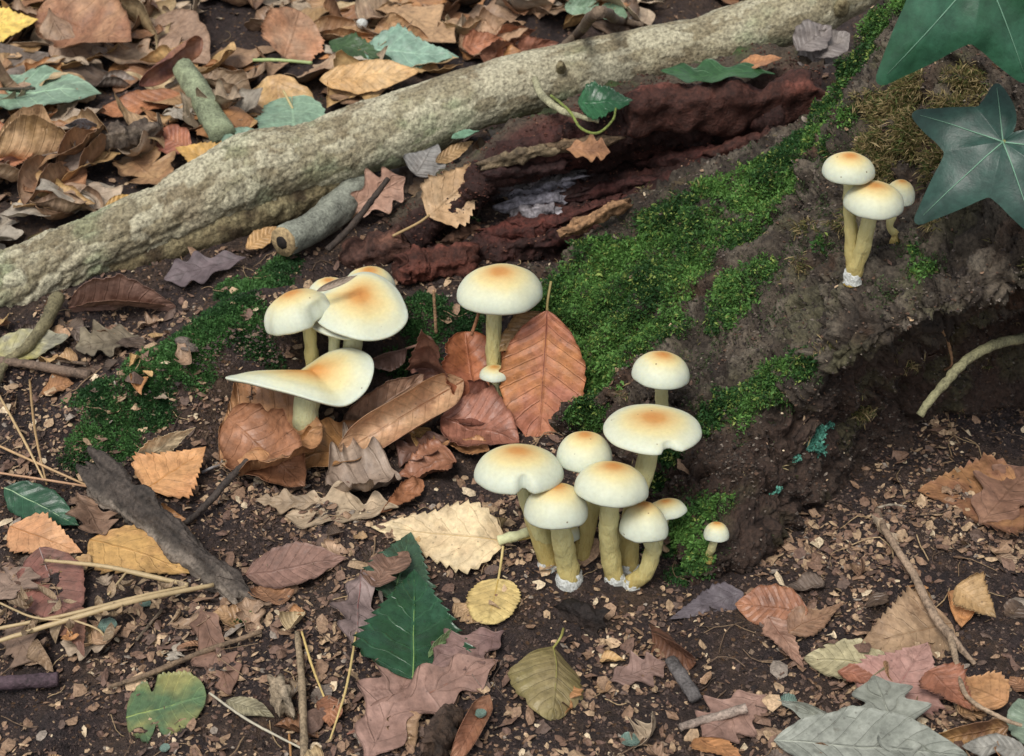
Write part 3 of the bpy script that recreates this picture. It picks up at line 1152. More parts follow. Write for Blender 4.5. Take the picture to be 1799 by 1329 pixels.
def put_leaf(kind, B, T, S, colA, colB, name, label, cat='leaf', group=None, settle_it=True, mat=None, gloss=0.0, stalk=None, stalk_col=None,
             midrib=None, seed=None, simple=False, soft=60, stalk_w=2.2, **kw):
    seed = float(rng.random() * 30) if seed is None else seed
    ex, ey, ez, L, W = frame3(B, T, S)
    V, q, uv, (nt, ns) = leaf_local(kind, L, W, seed, **kw)
    V = B[None] + V[:, :1] * ex + V[:, 1:2] * ey + V[:, 2:3] * ez
    if settle_it:
        V = settle(V, (nt, ns), soft=soft)
        stamp(V)
    mid = V.reshape(nt, ns, 3)[:, ns // 2]
    V2, polys, uv2 = thicken(V, q, uv, nt, ns)
    loc = V.mean(0)
    m = MATS[mat or LMAT[kind]]
    if simple:
        o = link(name, mesh_np(name, V2 - loc, polys, uv=uv2), m, loc=loc)
        blade = o
        tag(o, label, cat, group)
    else:
        o = empty(name, V[0])
        tag(o, label, cat, group)
        blade = link('blade', mesh_np('blade', V2, polys, uv=uv2), m, o)
    blade.color = (*lin(colA), 1)
    blade['tint'] = [float(c) for c in lin(colB)]
    blade['gloss'] = float(gloss)
    if not simple:
        sc = stalk_col or midrib or colA
        if midrib:
            nn = np.array([0, 0, 1.0])
            pp = cat_rom(mid[::3] + ez * 0.0001, 24)
            rr = np.linspace(1.3, 0.35, 24) * pxm(loc) * 1.1
            v, po, _ = tube(pp, rr, 6, True)
            mo = link('midrib', mesh_np('midrib', v, po), MATS['stalk'], blade, loc=-Vector(o.location) * 0)
            mo.location = (0, 0, 0)
            mo.color = (*lin(midrib), 1)
        if stalk is not None:
            pts = np.concatenate([[mid[1]], stalk])
            pp = cat_rom(pts, 6 * len(pts))
            rr = np.linspace(1.0, 1.15, len(pp)) * pxm(loc) * stalk_w
            v, po, _ = tube(pp, rr, 7, True)
            so = link('stalk', mesh_np('stalk', v, po), MATS['stalk'], o)
            so.color = (*lin(sc), 1)
            stamp(v)
    return o


def LF(name, label, kind, B, T, S, ca, cb, lift=(1.5, 1.5, 1.5), stalk=None, which='g', ys=None, **kw):
    """B, T, S: photo pixels of base, tip and widest side; lift in mm above the ground; ys: world y instead"""
    if ys is not None:
        pts = [pt(*p, y) for p, y in zip((B, T, S), ys)]
        kw.setdefault('settle_it', False)
    else:
        pts = [gp(*p, l * 0.001, which) for p, l in zip((B, T, S), lift)]
    st = None
    if stalk:
        st = np.array([gp(q[0], q[1], (q[2] if len(q) > 2 else 3) * 0.001, which) if not (len(q) > 2 and q[2] < 1 and q[2] > 0.02) else pt(*q) for q in stalk])
    return put_leaf(kind, pts[0], pts[1], pts[2], ca, cb, name, label, stalk=st, **kw)


# ---- litter behind the branch: counted leaves that only their place tells apart
KINDS_R = [
    ('beech', 'beech_leaf', 'beech', [('936a42', 'ad8656', 'brown'), ('9c6c44', '7a5234', 'russet'), ('886a50', 'a88c6c', 'dull brown'), ('b59064', '96723f', 'light brown'), ('7d5a40', '967452', 'dark brown')], 150),
    ('birch', 'birch_leaf', 'birch', [('bb7e3c', '9c6a3a', 'orange'), ('c69e5c', 'ab824c', 'yellow-tan'), ('ab8460', '8c6c4a', 'dusty tan'), ('c2a87a', 'a4885c', 'pale tan')], 95),
    ('oak', 'oak_leaf', 'lobed oak', [('a48f76', '897560', 'grey-tan'), ('998e7e', 'b0a08a', 'grey'), ('b59e80', '927c64', 'pale'), ('a98868', '8c6c52', 'warm tan')], 110),
    ('ovate', 'dry_leaf', 'crumpled', [('5c4c40', '6e5c4e', 'blackish brown'), ('6a5442', '544438', 'dark'), ('7d6e62', '66584c', 'dark grey')], 40),
]
LAND = [((0, 50), 'the bright yellow leaf'), ((160, 70), 'the large curled brown leaf'), ((290, 110), 'the rolled brown leaf'), ((80, 165), 'the long pale green leaf'), ((520, 60), 'the upright pale brown leaf'),
        ((520, 200), 'the heart-shaped green leaf'), ((350, 285), 'the mustard leaf'), ((30, 275), 'the pale orange leaf'), ((120, 295), 'the flat grey-tan oak leaf'), ((215, 355), 'the slim yellow leaf'),
        ((90, 400), 'the olive curled leaf'), ((725, 30), 'the long tan leaf'), ((720, 90), 'the pale toothed green leaf'), ((650, 135), 'the yellow-tan leaf'), ((890, 75), 'the crisp orange heap'),
        ((1060, 40), 'the crooked twig'), ((1200, 25), 'the upper end of the branch'), ((350, 170), 'the thick grey-green stick'), ((430, 130), 'the thin green stalk'),
        ((100, 940), 'the pale orange birch leaf'), ((100, 1050), 'the dried stems'), ((50, 1195), 'the purplish stick'), ((285, 1245), 'the mottled round leaf'), ((290, 940), 'the dark bark fragment'), ((520, 1000), 'the lone pinkish brown leaf'),
        ((375, 1150), 'the torn reddish tan scrap'), ((530, 1230), 'the thin straight stick'), ((700, 1110), 'the glossy green leaf'), ((770, 960), 'the large cream birch leaf'), ((740, 1260), 'the pink oak leaf'), ((865, 1055), 'the small round yellow leaf'),
        ((975, 1190), 'the arched olive leaf'), ((1180, 1130), 'the curled rust leaf'), ((1240, 1060), 'the grey-purple leaf'), ((1380, 1100), 'the two serrated leaves'), ((1280, 1270), 'the pale broken twig'), ((1480, 1160), 'the pale olive leaf'),
        ((1500, 1270), 'the large grey leaf'), ((1620, 1000), 'the long bent twig'), ((1720, 890), 'the orange leaf by the stump'), ((1700, 1230), 'the orange-tan leaf'), ((600, 890), 'the leaf heap'),
        ((60, 600), 'the root twig'), ((190, 610), 'the grey-brown crumpled leaf'), ((100, 650), 'the broken stick'), ((215, 520), 'the folded brown leaf'), ((280, 815), 'the orange birch leaf with a green blotch')]


def rand_leaf(u, v, k=None, size=1.0, grp=None, world=None, where='in the litter near'):
    probs = np.array([q[4] for q in KINDS_R], float)
    k = rng.choice(len(KINDS_R), p=probs / probs.sum()) if k is None else k
    kind, name, word, cols, _ = KINDS_R[k]
    c = gp(u, v, 0.002) if world is None else world
    L = size * rng.uniform(0.040, 0.080)
    W = L * rng.uniform(0.28, 0.42)
    an = rng.uniform(0, 2 * math.pi)
    ti, tr = rng.normal(0, 0.24), rng.normal(0, 0.28)
    ex = np.array([math.cos(an), math.sin(an), math.tan(ti)])
    ex /= np.linalg.norm(ex)
    ey = np.array([-math.sin(an), math.cos(an), math.tan(tr)])
    B = c - ex * L / 2
    T = c + ex * L / 2
    S = c + ey * W
    ca, cb, cw = cols[rng.integers(len(cols))]
    big = rng.random() < 0.25
    lm = min(LAND, key=lambda q: (q[0][0] - u) ** 2 + (1.6 * (q[0][1] - v)) ** 2)[1]
    sz = 'tiny' if L < .016 else 'small' if L < .05 else 'large'
    st = 'rolled' if big else ('tilted' if abs(ti) + abs(tr) > .5 else 'flat')
    label = '%s %s %s %s leaf %s %s' % (sz, st, cw, word, where, lm)
    if len(label.replace('-', ' ').split()) > 15:
        label = label.replace(sz + ' ', '', 1)
    if len(label.replace('-', ' ').split()) > 15:
        label = label.replace('in the litter near', 'beside').replace('on the ground out past', 'past').replace('far back beyond', 'beyond')
    o = put_leaf(kind, B, T, S, ca, cb, name, label, 'leaf', grp or ('%s leaves behind the branch' % word), simple=True, nt=26, ns=9,
                 fold=rng.uniform(-0.1, 0.4), curl=rng.normal(0.02, 0.10), edge=rng.normal(0.1, 0.35), roll=rng.uniform(0.8, 2.2) if big else 0.0,
                 und=rng.uniform(0.04, 0.13), twist=rng.normal(0, 0.5), ragged=rng.uniform(0.08, 0.3), bite=rng.uniform(0, 0.7), soft=rng.uniform(45, 80),
                 gloss=rng.uniform(-0.05, 0.15))
    k2 = rng.uniform(0.8, 1.25)
    o.color = (*[q * k2 for q in lin(ca)], 1)
    return o


def branch_v(u):
    """photo row of the branch's upper edge"""
    us = [b[0] for b in BP]
    return np.interp(u, us, [b[1] - b[3] for b in BP])


n_r = 0
tries = 0
while n_r < 245 and tries < 4000:
    tries += 1
    u = rng.uniform(-60, 1560)
    v = rng.uniform(-70, 520)
    if v > branch_v(u) - 12:
        continue
    rand_leaf(u, v)
    n_r += 1
for _ in range(26):                         # litter going on beyond the frame
    x, y = rng.uniform(-.58, .58), rng.uniform(.62, .9)
    rand_leaf(899 + x * 1900, -60, world=np.array([x, y, float(hq(x, y)) + .002]), grp='leaves far back in the litter', where='far back beyond')
for _ in range(46):
    u, v = rng.uniform(-650, -90), rng.uniform(60, 1200)
    rand_leaf(u, v, size=rng.uniform(.5, 1), grp='leaves beyond the lower end of the branch', where='on the ground out past')
for _ in range(14):
    u, v = rng.uniform(1860, 2300), rng.uniform(880, 1350)
    rand_leaf(u, v, size=rng.uniform(.4, .9), grp='leaves beside the far flank of the stump', where='on the ground out past')
for _ in range(14):
    u = rng.uniform(560, 1000)
    v = np.interp(u, [560, 1000], [375, 215]) + rng.uniform(-15, 40)
    rand_leaf(u, v, size=0.55, grp='leaves wedged under the branch', where='wedged under the branch beyond')

# ---- named leaves behind the branch
LF('yellow_leaf', 'bright yellow leaf in the litter behind the fallen branch', 'birch', (-80, 62), (68, 36), (0, 96), 'dcb83a', 'cfa63c', lift=(8, 16, 10), fold=.1, ragged=.15, soft=85)
LF('curled_leaf', 'large curled brown leaf beside the bright yellow leaf', 'beech', (85, 30), (240, 88), (150, 118), '8a5a38', 'a57850', lift=(10, 18, 6), fold=.3, curl=.10, edge=.3, und=.09, soft=85)
LF('rolled_leaf', 'rolled brown leaf with dark red inner face over a grey-green stick', 'beech', (345, 68), (238, 150), (330, 125), '8f5a38', '6e3a2c', lift=(22, 14, 6), roll=2.2, curl=.08, und=.06, soft=90)
LF('pale_green_leaf', 'long pale green leaf lying flat with a dark twig across it', 'beech', (-40, 168), (178, 166), (80, 132), '82a284', '93b093', lift=(9, 9, 10), fold=.05, und=.05, ragged=.14, mat='leaf_green', midrib='a2c6a0', soft=90)
LF('tan_leaf', 'flat grey-tan leaf behind the rolled brown leaf', 'ovate', (280, 30), (365, 108), (280, 95), '9a7a60', '84664e', lift=(8, 8, 8), soft=85)
LF('tan_leaf', 'pale brown leaf standing up with an orange upper edge', 'round', (500, 102), (525, 20), (570, 62), 'a07a5a', 'b0764a', lift=(6, 26, 12), und=.08, soft=80)
LF('heart_leaf', 'pale green heart-shaped leaf poking out above the branch', 'round', (514, 188), (520, 262), (578, 215), '8bab8c', '7fa084', lift=(14, 12, 12), fold=.12, heart=1.6, mat='leaf_green', soft=90, stalk=[(498, 160, 16)], stalk_col='b9a878')
LF('green_leaf', 'small pale green torn leaf against the top of the branch', 'ovate', (455, 232), (383, 272), (400, 232), '7c9c84', '8dac90', lift=(12, 12, 14), fold=.1, bite=.5, mat='leaf_green', soft=90)
LF('mustard_leaf', 'mustard yellow leaf tucked against the top of the branch', 'birch', (398, 292), (308, 260), (345, 310), 'c4932f', 'b5862f', lift=(12, 14, 10), ragged=.08, soft=90)
LF('orange_leaf', 'dull orange leaf beside the mustard yellow leaf', 'ovate', (335, 262), (268, 232), (312, 220), 'a9653c', '8a4a34', lift=(9, 9, 12), fold=.25, soft=88)
LF('brown_leaf', 'orange-brown leaf beneath the rolled brown leaf', 'beech', (320, 170), (170, 200), (250, 160), 'a5642f', '8a5434', lift=(6, 6, 9), fold=.2, soft=85)
LF('orange_leaf', 'pale orange leaf at the foot of the long pale green leaf', 'round', (-15, 300), (60, 262), (15, 235), 'b8764a', 'a5693f', lift=(6, 9, 10), fold=.1, edge=.3, soft=85)
LF('oak_leaf', 'grey-tan oak leaf lying flat uphill of the branch', 'oak', (165, 318), (78, 290), (120, 268), '8f7a6a', '7a685a', lift=(5, 5, 7), soft=85)
LF('grey_leaf', 'small blue-grey leaf curled beside a dark bark stub', 'lance', (180, 258), (118, 256), (150, 243), '8a8c94', '75777e', lift=(5, 5, 8), soft=85)
LF('yellow_leaf', 'slim yellow leaf just above the branch', 'lance', (182, 366), (256, 348), (215, 342), 'cf9f35', 'b98a35', lift=(6, 8, 10), fold=.2, soft=85)
LF('olive_leaf', 'olive and yellow leaf curled against the branch', 'lance', (48, 420), (134, 396), (90, 385), 'b08a2c', '7a6a2a', lift=(6, 6, 14), roll=1.3, soft=85)
LF('yellow_leaf', 'pale yellow-tan leaf half under the lower end of the branch', 'ovate', (0, 478), (80, 448), (35, 436), 'c29a58', 'a88250', lift=(3, 6, 8), soft=80)
LF('tan_leaf', 'long tan leaf with a ragged end at the top of the slope', 'oak', (650, -8), (800, 78), (705, 70), 'b0895c', '9a7650', lift=(14, 10, 10), fold=.12, soft=88)
LF('green_leaf', 'pale green toothed leaf with its edge turned up beside a long tan leaf', 'birch', (640, 98), (806, 108), (720, 60), '7fa48c', '8db098', lift=(8, 8, 14), fold=.15, mat='leaf_green', soft=88)
LF('green_leaf', 'dark green leaf beneath the pale toothed leaf', 'birch', (580, 88), (690, 118), (620, 122), '2f4a22', '3a5a2a', lift=(5, 5, 5), mat='leaf_green', soft=80)
LF('tan_leaf', 'yellow-tan leaf with pale centre lying against the branch', 'beech', (562, 142), (738, 128), (650, 164), 'b98b4a', 'cda468', lift=(10, 12, 8), fold=.15, curl=.03, soft=90)
for i, (u, v, c, lb) in enumerate([(850, 75, 'a8663c', 'crisp orange-brown leaf of the small heap next to the yellow-tan leaf'), (905, 62, 'b06a3a', 'brightest orange leaf of the small heap above the branch'), (945, 82, '9a5c3c', 'darkest russet leaf of the small heap beside the crooked twig'), (880, 88, 'a8704c', 'pale orange leaf at the bottom of the small heap above the branch')]):
    LF('orange_leaf', lb, 'birch', (u - 38, v + 8), (u + 36, v - 8), (u + 5, v - 26), c, '8a5236', lift=(8, 10, 16), fold=.3, und=.1, soft=80, group='crisp orange leaves at the top of the slope', simple=True)
for u, v, r, lb in [(1022, 22, 30, 'larger of two round green leaves beside the crooked twig'), (1078, 26, 22, 'smaller of two round green leaves beside the crooked twig')]:
    LF('round_leaf', lb, 'round', (u - r, v + 4), (u + r, v), (u, v - 14), '7a9a78', '8aa888', lift=(8, 8, 10), mat='leaf_green', soft=85, group='round green leaves by the forked twig', simple=True)

# ---- leaves between branch, log and stump
LF('tan_leaf', 'light tan leaf with a long stalk standing at the end of the hollow log', 'birch', (752, 380), (862, 282), (770, 290), 'b89060', 'c7a376', ys=(.335, .365, .355), fold=.12, und=.08, stalk=[(735, 392, .33), (690, 415, .32)], stalk_col='a58a60', ragged=.15)
LF('grey_leaf', 'blue-grey leaf standing in the gap under the branch', 'ovate', (730, 308), (765, 246), (708, 268), '8a8884', '77706a', ys=(.39, .41, .40), und=.06)
LF('tan_leaf', 'yellow-tan leaf in the gap under the branch', 'ovate', (765, 285), (832, 248), (800, 280), 'b08a52', '9a7648', ys=(.395, .41, .40))
LF('green_leaf', 'tiny pale green leaf in the gap under the branch', 'lance', (793, 243), (842, 230), (820, 243), '7fae8e', '6f9e7e', ys=(.405, .41, .40), mat='leaf_green', simple=True)
LF('pink_tan_leaf', 'pinkish tan lobed leaf behind the cut stick', 'oak', (606, 372), (712, 312), (640, 300), 'b58a70', 'a5785f', ys=(.365, .375, .375), und=.05)
LF('brown_leaf', 'orange-brown leaf lodged in the top of the hollow log', 'oak', (995, 262), (1072, 268), (1040, 292), 'a5703f', '8a5a38', ys=(.338, .338, .325), fold=.2)
LF('ivy_leaf', 'small glossy dark green leaf under the middle of the branch', 'birch', (1015, 180), (1115, 178), (1070, 212), '1f5a34', '2a6a3c', ys=(.352, .352, .338), fold=.1, gloss=.15, mat='leaf_green')
LF('scalloped_leaf', 'scalloped dark green leaf hanging below the branch', 'oak', (1362, 128), (1160, 128), (1260, 150), '2a5a2c', '35682f', ys=(.368, .368, .350), fold=.1, mat='leaf_green')
LF('orange_leaf', 'orange leaf caught under the upper end of the branch', 'lance', (1296, 118), (1374, 102), (1330, 122), 'b5783c', 'a06634', ys=(.38, .38, .37))
for u, v, s in [(1440, 95, 'lowest crumpled grey leaf heaped between the branch and the stump'), (1465, 75, 'crumpled grey leaf touching the mossy stump edge under the branch end'), (1432, 62, 'uppermost crumpled grey leaf heaped under the upper end of the branch')]:
    LF('grey_leaf', s, 'ovate', (u - 32, v + 26), (u + 28, v - 18), (u + 18, v + 26), '867c76', '6e6460', ys=(.40, .42, .40), fold=.3, und=.12, group='grey leaves heaped against the stump', simple=True)
LF('yellow_leaf', 'small yellow-tan leaf beside the cut end of the grey stick', 'lance', (432, 438), (492, 398), (470, 432), 'b88a4a', 'a37844', ys=(.325, .345, .33), fold=.2)

# ---- middle-sized leaf scraps lying over the bare soil
for _ in range(85):
    u, v = rng.uniform(-30, 1830), rng.uniform(880, 1345)
    if 880 < u < 1320 and v < 1050:
        continue
    kk = rng.choice(4, p=[.3, .2, .3, .2])
    rand_leaf(u, v, k=kk, size=rng.uniform(0.18, 0.42), grp='leaf scraps on the bare soil', where='on bare soil near')
for _ in range(26):
    u, v = rng.uniform(-30, 330), rng.uniform(565, 700)
    rand_leaf(u, v, k=rng.choice(4), size=rng.uniform(0.18, 0.4), grp='leaf scraps by the mossy root', where='on bare soil near')

# ---- leaves in front of the branch, left side
LF('folded_leaf', 'brown leaf folded double below the branch', 'beech', (122, 534), (310, 532), (212, 484), '8e6652', 'a07866', lift=(5, 5, 26), fold=0, und=.04, settle_it=False, curl=.03, midrib='7a5444')
LF('brown_leaf', 'narrow dark brown leaf half lining the front of the folded leaf', 'lance', (130, 536), (306, 538), (225, 556), '7a5640', '8d664c', lift=(4, 4, 7), fold=.25, edge=.4, und=.04)
LF('oak_leaf', 'dark purplish grey oak leaf below the branch', 'oak', (432, 452), (288, 492), (350, 508), '6a5a5c', '584a4c', lift=(8, 3, 3), und=.05, soft=60, ragged=.05)
LF('grey_leaf', 'grey leaf with a yellow edge beside the root twig', 'beech', (-25, 625), (120, 592), (60, 632), '8f8a74', 'b3a95a', lift=(3, 4, 3), fold=.1)
LF('grey_leaf', 'grey-brown crumpled leaf beside a bare stick', 'oak', (245, 592), (132, 615), (190, 640), '7d7058', '6a5d4a', lift=(3, 3, 3), und=.08)
LF('orange_leaf', 'tiny orange-brown leaf under the bare stick', 'lance', (72, 692), (130, 674), (100, 696), 'a5703c', '8a5c34', lift=(2, 3, 3), simple=True)
LF('birch_leaf', 'cream birch leaf showing its pale underside above an orange one', 'birch', (236, 812), (344, 752), (270, 768), 'd6bd92', 'cdb083', lift=(3, 10, 10), fold=.08, ragged=.05, soft=55)
LF('birch_leaf', 'orange birch leaf with a green blotch lying on a cream one', 'birch', (256, 862), (362, 788), (232, 812), 'bf7f3e', 'c58a48', lift=(4, 9, 6), fold=.08, ragged=.05, stalk_col='a5703c', midrib='b57a3c', soft=60)
LF('beech_leaf', 'large wet brown beech leaf below the wavy mushrooms', 'beech', (385, 812), (570, 760), (470, 878), 'a06c3e', 'b07c48', lift=(4, 12, 5), fold=.06, und=0.119, gloss=.1, stalk=[(372, 822, 4), (355, 830, 3)], stalk_col='8f8a88', midrib='7d4f2e', soft=55, edge=.35)
LF('beech_leaf', 'second wet brown leaf overlapping the large beech leaf', 'beech', (400, 735), (540, 860), (480, 720), '98623a', '80522f', lift=(6, 4, 12), fold=.1, und=0.119, gloss=.1, soft=55, edge=.35)
LF('mustard_leaf', 'mustard brown leaf lying under the rolled beech leaf', 'beech', (690, 765), (495, 825), (600, 835), 'a87434', '94622c', lift=(6, 3, 3), und=0.085, soft=55, edge=.35, gloss=.1)
LF('rolled_leaf', 'beech leaf rolled into a tube below the wavy mushrooms', 'beech', (815, 668), (590, 800), (690, 670), 'a8764e', 'c09468', lift=(12, 8, 20), roll=1.9, und=0.051, gloss=.12, midrib='8a5c3c', soft=55)
LF('brown_leaf', 'pale brown leaf edge rising behind the rolled beech leaf', 'beech', (600, 760), (745, 660), (640, 690), '8f6a50', 'a07a5e', lift=(4, 16, 16), fold=.1, und=0.102, soft=50, edge=.35, gloss=.1)
LF('brown_leaf', 'small dull leaf with a curled stalk beside the wavy mushrooms', 'lance', (715, 612), (640, 640), (690, 640), '8a6a5c', '765648', lift=(14, 8, 8), fold=.2, stalk=[(738, 606, 18)], soft=50, edge=.35, gloss=.1)
LF('brown_leaf', 'upright dull brown leaf against the moss behind the leaf heap', 'birch', (765, 655), (745, 568), (720, 590), '7d4f3c', '8f6048', lift=(4, 44, 30), fold=.1, und=0.119, settle_it=False, edge=.35, gloss=.1)
LF('brown_leaf', 'ragged brown leaf at the back of the leaf heap', 'oak', (790, 672), (718, 630), (740, 665), '74493a', '835442', lift=(8, 14, 8), fold=.1, und=0.119, soft=50, edge=.35, gloss=.1)
LF('rust_leaf', 'rust-orange leaf standing behind the thin mushroom stem', 'round', (835, 712), (818, 582), (768, 640), 'a85c22', '9a522c', ys=(.172, .205, .185), und=0.085, gloss=.1, ragged=.12, midrib='7a3c1c', edge=.35)
LF('beech_leaf', 'broad copper-red beech leaf leaning upright against the moss', 'beech', (962, 545), (946, 788), (1030, 662), 'a8603e', 'b06a26', ys=(.176, .146, .158), fold=.06, und=.025, ragged=.03, nt=70, ns=21, midrib='7a4636', gloss=.08, stalk=[(962, 530, .182), (968, 495, .192)], stalk_col='8a7a4c', curl=.015, edge=.06, seed=4.0)
LF('brown_leaf', 'folded tan leaf edge hiding behind the copper-red beech leaf', 'lance', (950, 548), (872, 620), (890, 568), '94703f', '83602f', ys=(.185, .178, .185), und=0.085, edge=.35, gloss=.1)
LF('brown_leaf', 'reddish brown leaf lying flat below the rust-orange leaf', 'beech', (775, 735), (912, 775), (830, 808), '9c6046', '8c543c', lift=(10, 6, 4), fold=.1, und=0.085, midrib='7a4430', soft=55, edge=.35, gloss=.1)
LF('dark_leaf', 'dark red-brown leaf wedged beneath the rust-orange leaf', 'beech', (790, 690), (880, 740), (880, 690), '6a3624', '7a4530', lift=(6, 6, 8), fold=.1, und=0.102, soft=50, edge=.35, gloss=.1)
LF('yellow_leaf', 'curled yellow-tan fragment in the leaf heap', 'ovate', (735, 752), (745, 808), (762, 775), 'b58a45', 'a07338', lift=(8, 5, 5), fold=.3, bite=.6, soft=50, edge=.35, gloss=.1)
LF('dark_leaf', 'dark brown torn leaf in the middle of the leaf heap', 'oak', (795, 770), (700, 815), (740, 760), '5d3c2e', '6d4836', lift=(6, 4, 6), und=0.170, soft=50, edge=.35, gloss=.1)
LF('brown_leaf', 'brown leaf with a toothed edge in the lower part of the heap', 'birch', (802, 808), (695, 838), (760, 852), '8a5334', '9c6440', lift=(8, 5, 4), fold=.15, und=0.119, soft=50, edge=.35, gloss=.1)
LF('orange_leaf', 'orange-brown leaf fragment at the foot of the leaf heap', 'birch', (738, 848), (665, 905), (722, 885), '9a5f32', '8a5430', lift=(6, 4, 4), fold=.2, und=0.136, soft=50, edge=.35, gloss=.1)
LF('grey_leaf', 'grey-tan lobed leaf at the foot of the leaf heap', 'oak', (705, 840), (572, 858), (640, 912), '8a7462', '9c8672', lift=(6, 4, 3), und=0.119, soft=50, edge=.35, gloss=.1)
LF('orange_leaf', 'toothed orange leaf edge showing under the flat reddish brown leaf', 'birch', (860, 800), (775, 795), (820, 815), 'a8713a', '955e30', lift=(4, 4, 3), soft=50, edge=.35, gloss=.1)
LF('tan_leaf', 'pale tan lobed leaf on the soil below the leaf heap', 'oak', (700, 895), (500, 905), (600, 940), 'a08a6c', 'b59c7c', lift=(3, 3, 2), und=.06, bite=.6, soft=50)
LF('tan_leaf', 'broken pale leaf fragment on bare soil below the heap', 'oak', (560, 885), (450, 880), (510, 905), '8c7458', '9c8466', lift=(3, 3, 2), und=.06, bite=.6, soft=50)

# ---- foreground leaves
LF('birch_leaf', 'large cream birch leaf beside the front mushroom cluster', 'birch', (888, 952), (652, 925), (800, 1006), 'd2b98a', 'c6a878', lift=(3, 4, 3), fold=.05, und=.025, ragged=.04, nt=70, ns=17, midrib='b89a68', stalk=[(930, 945, 6), (985, 928, 8)], stalk_col='c2a85e', seed=3.0, soft=60)
LF('birch_leaf', 'small round yellow birch leaf on bare soil', 'round', (876, 1018), (856, 1098), (914, 1055), 'c8ad62', 'bd9f56', lift=(3, 3, 3), fold=.04, und=.02, ragged=.05, nt=60, midrib='b39650', stalk=[(880, 990, 4), (884, 960, 6)], stalk_col='c2ad74', soft=60)
LF('oak_leaf', 'large pinkish brown oak leaf under the green leaf stalk', 'oak', (610, 1290), (875, 1160), (780, 1262), '957060', '866252', lift=(2, 3, 2), und=.03, ragged=.1, midrib='8f5f4c', nt=60, ns=17, soft=55)
LF('oak_leaf', 'pinkish brown lobed leaf overlapping the large oak leaf', 'oak', (640, 1345), (735, 1150), (770, 1262), '9c7666', '8a6656', lift=(2, 3, 2), und=.03, nt=60, ns=17, soft=55)
LF('green_leaf', 'dull green leaf with a brown fragment on it behind the dark green one', 'birch', (688, 1060), (722, 935), (638, 1010), '38573c', '456a50', lift=(4, 6, 6), fold=.1, und=.05, mat='leaf_green', nt=56, midrib='6a8a5c', soft=55)
LF('brown_fragment', 'torn brown leaf piece lying on the dull green leaf', 'ovate', (652, 1032), (716, 968), (655, 985), '7d5a44', '6a4a3a', lift=(8, 8, 8), bite=.6, und=.08, soft=60)
LF('purple_leaf', 'purplish grey veined leaf beneath the dark green leaf', 'oak', (632, 1012), (625, 1140), (580, 1075), '86706a', '6f5c58', lift=(4, 3, 4), und=.05, midrib='7d4c48', soft=55)
LF('green_leaf', 'large glossy dark green birch leaf with a pale midrib', 'birch', (725, 1200), (728, 1000), (622, 1135), '1f4a26', '28583a', lift=(4, 12, 5), fold=.07, und=.03, ragged=.05, gloss=.16, mat='leaf_green', nt=70, ns=19, midrib='7d9a58', stalk=[(728, 1215, 4), (732, 1232, 3)], stalk_col='a8b068', soft=60, seed=8.0)
LF('green_leaf', 'light green folded flap at the edge of the glossy dark green leaf', 'lance', (752, 1160), (792, 1105), (778, 1142), '7d9a5c', '6a8a4c', lift=(6, 10, 5), mat='leaf_green', soft=60)
LF('purple_leaf', 'purplish brown leaf between the green leaf and the olive one', 'oak', (885, 1110), (760, 1180), (850, 1185), '745650', '84645a', lift=(3, 3, 3), und=.05, soft=55)
LF('rolled_leaf', 'rolled light brown leaf on top of the pink oak leaf', 'lance', (860, 1222), (790, 1350), (852, 1300), '9c6a44', '8a5636', lift=(10, 4, 4), roll=1.6, soft=60)
LF('olive_leaf', 'olive green leaf arched over bare soil', 'beech', (978, 1132), (975, 1262), (1042, 1195), '776a38', '857448', lift=(10, 3, 3), fold=-.25, curl=-.10, edge=-.25, und=.04, gloss=.12, midrib='8f8a4c', stalk=[(985, 1120, 12), (990, 1105, 8)], stalk_col='8f8a4c', settle_it=True, soft=80)
LF('curled_leaf', 'dark rust leaf curled on edge on bare soil', 'beech', (1145, 1108), (1222, 1165), (1185, 1085), '7d4f30', '5f3a26', lift=(4, 4, 22), fold=.1, roll=1.2, und=.06, soft=50)
LF('grey_leaf', 'dark grey-purple leaf at the foot of the stump', 'birch', (1305, 1042), (1176, 1088), (1240, 1032), '6a6064', '5a5054', lift=(4, 3, 8), fold=.1, und=.04, soft=55)
LF('orange_leaf', 'orange-brown leaf arched over two serrated brown leaves', 'beech', (1420, 1075), (1292, 1062), (1350, 1026), '9c633c', '8a5434', lift=(6, 6, 14), fold=.1, und=.05, gloss=.1, soft=65)
LF('brown_leaf', 'pink-brown serrated birch leaf pointing down the slope', 'birch', (1350, 1085), (1412, 1175), (1345, 1120), '8f6650', '9c735a', lift=(4, 2, 3), fold=.05, soft=55, midrib='7d5644')
LF('brown_leaf', 'tan-brown serrated birch leaf spreading beside the pink-brown one', 'birch', (1385, 1118), (1482, 1060), (1420, 1125), '94704f', '866044', lift=(4, 6, 3), fold=.08, soft=55, midrib='7d5a40')
LF('tan_leaf', 'broad tan birch leaf under the long bent twig', 'birch', (1672, 1095), (1510, 1135), (1595, 1040), '9c7d5a', '8f6f4e', lift=(4, 3, 6), fold=.05, und=.04, ragged=.06, nt=60, midrib='83664a', soft=55)
LF('olive_leaf', 'pale olive-yellow leaf beside the pink leaf', 'beech', (1568, 1170), (1412, 1158), (1490, 1200), '9c9068', 'a89c74', lift=(4, 4, 3), fold=.15, und=.03, midrib='b8ac74', soft=60)
LF('curled_leaf', 'small curled ochre leaf beside the long bent twig', 'birch', (1680, 1030), (1750, 1085), (1690, 1085), 'a07c48', 'b08c58', lift=(10, 6, 4), fold=.3, edge=.3, soft=60)
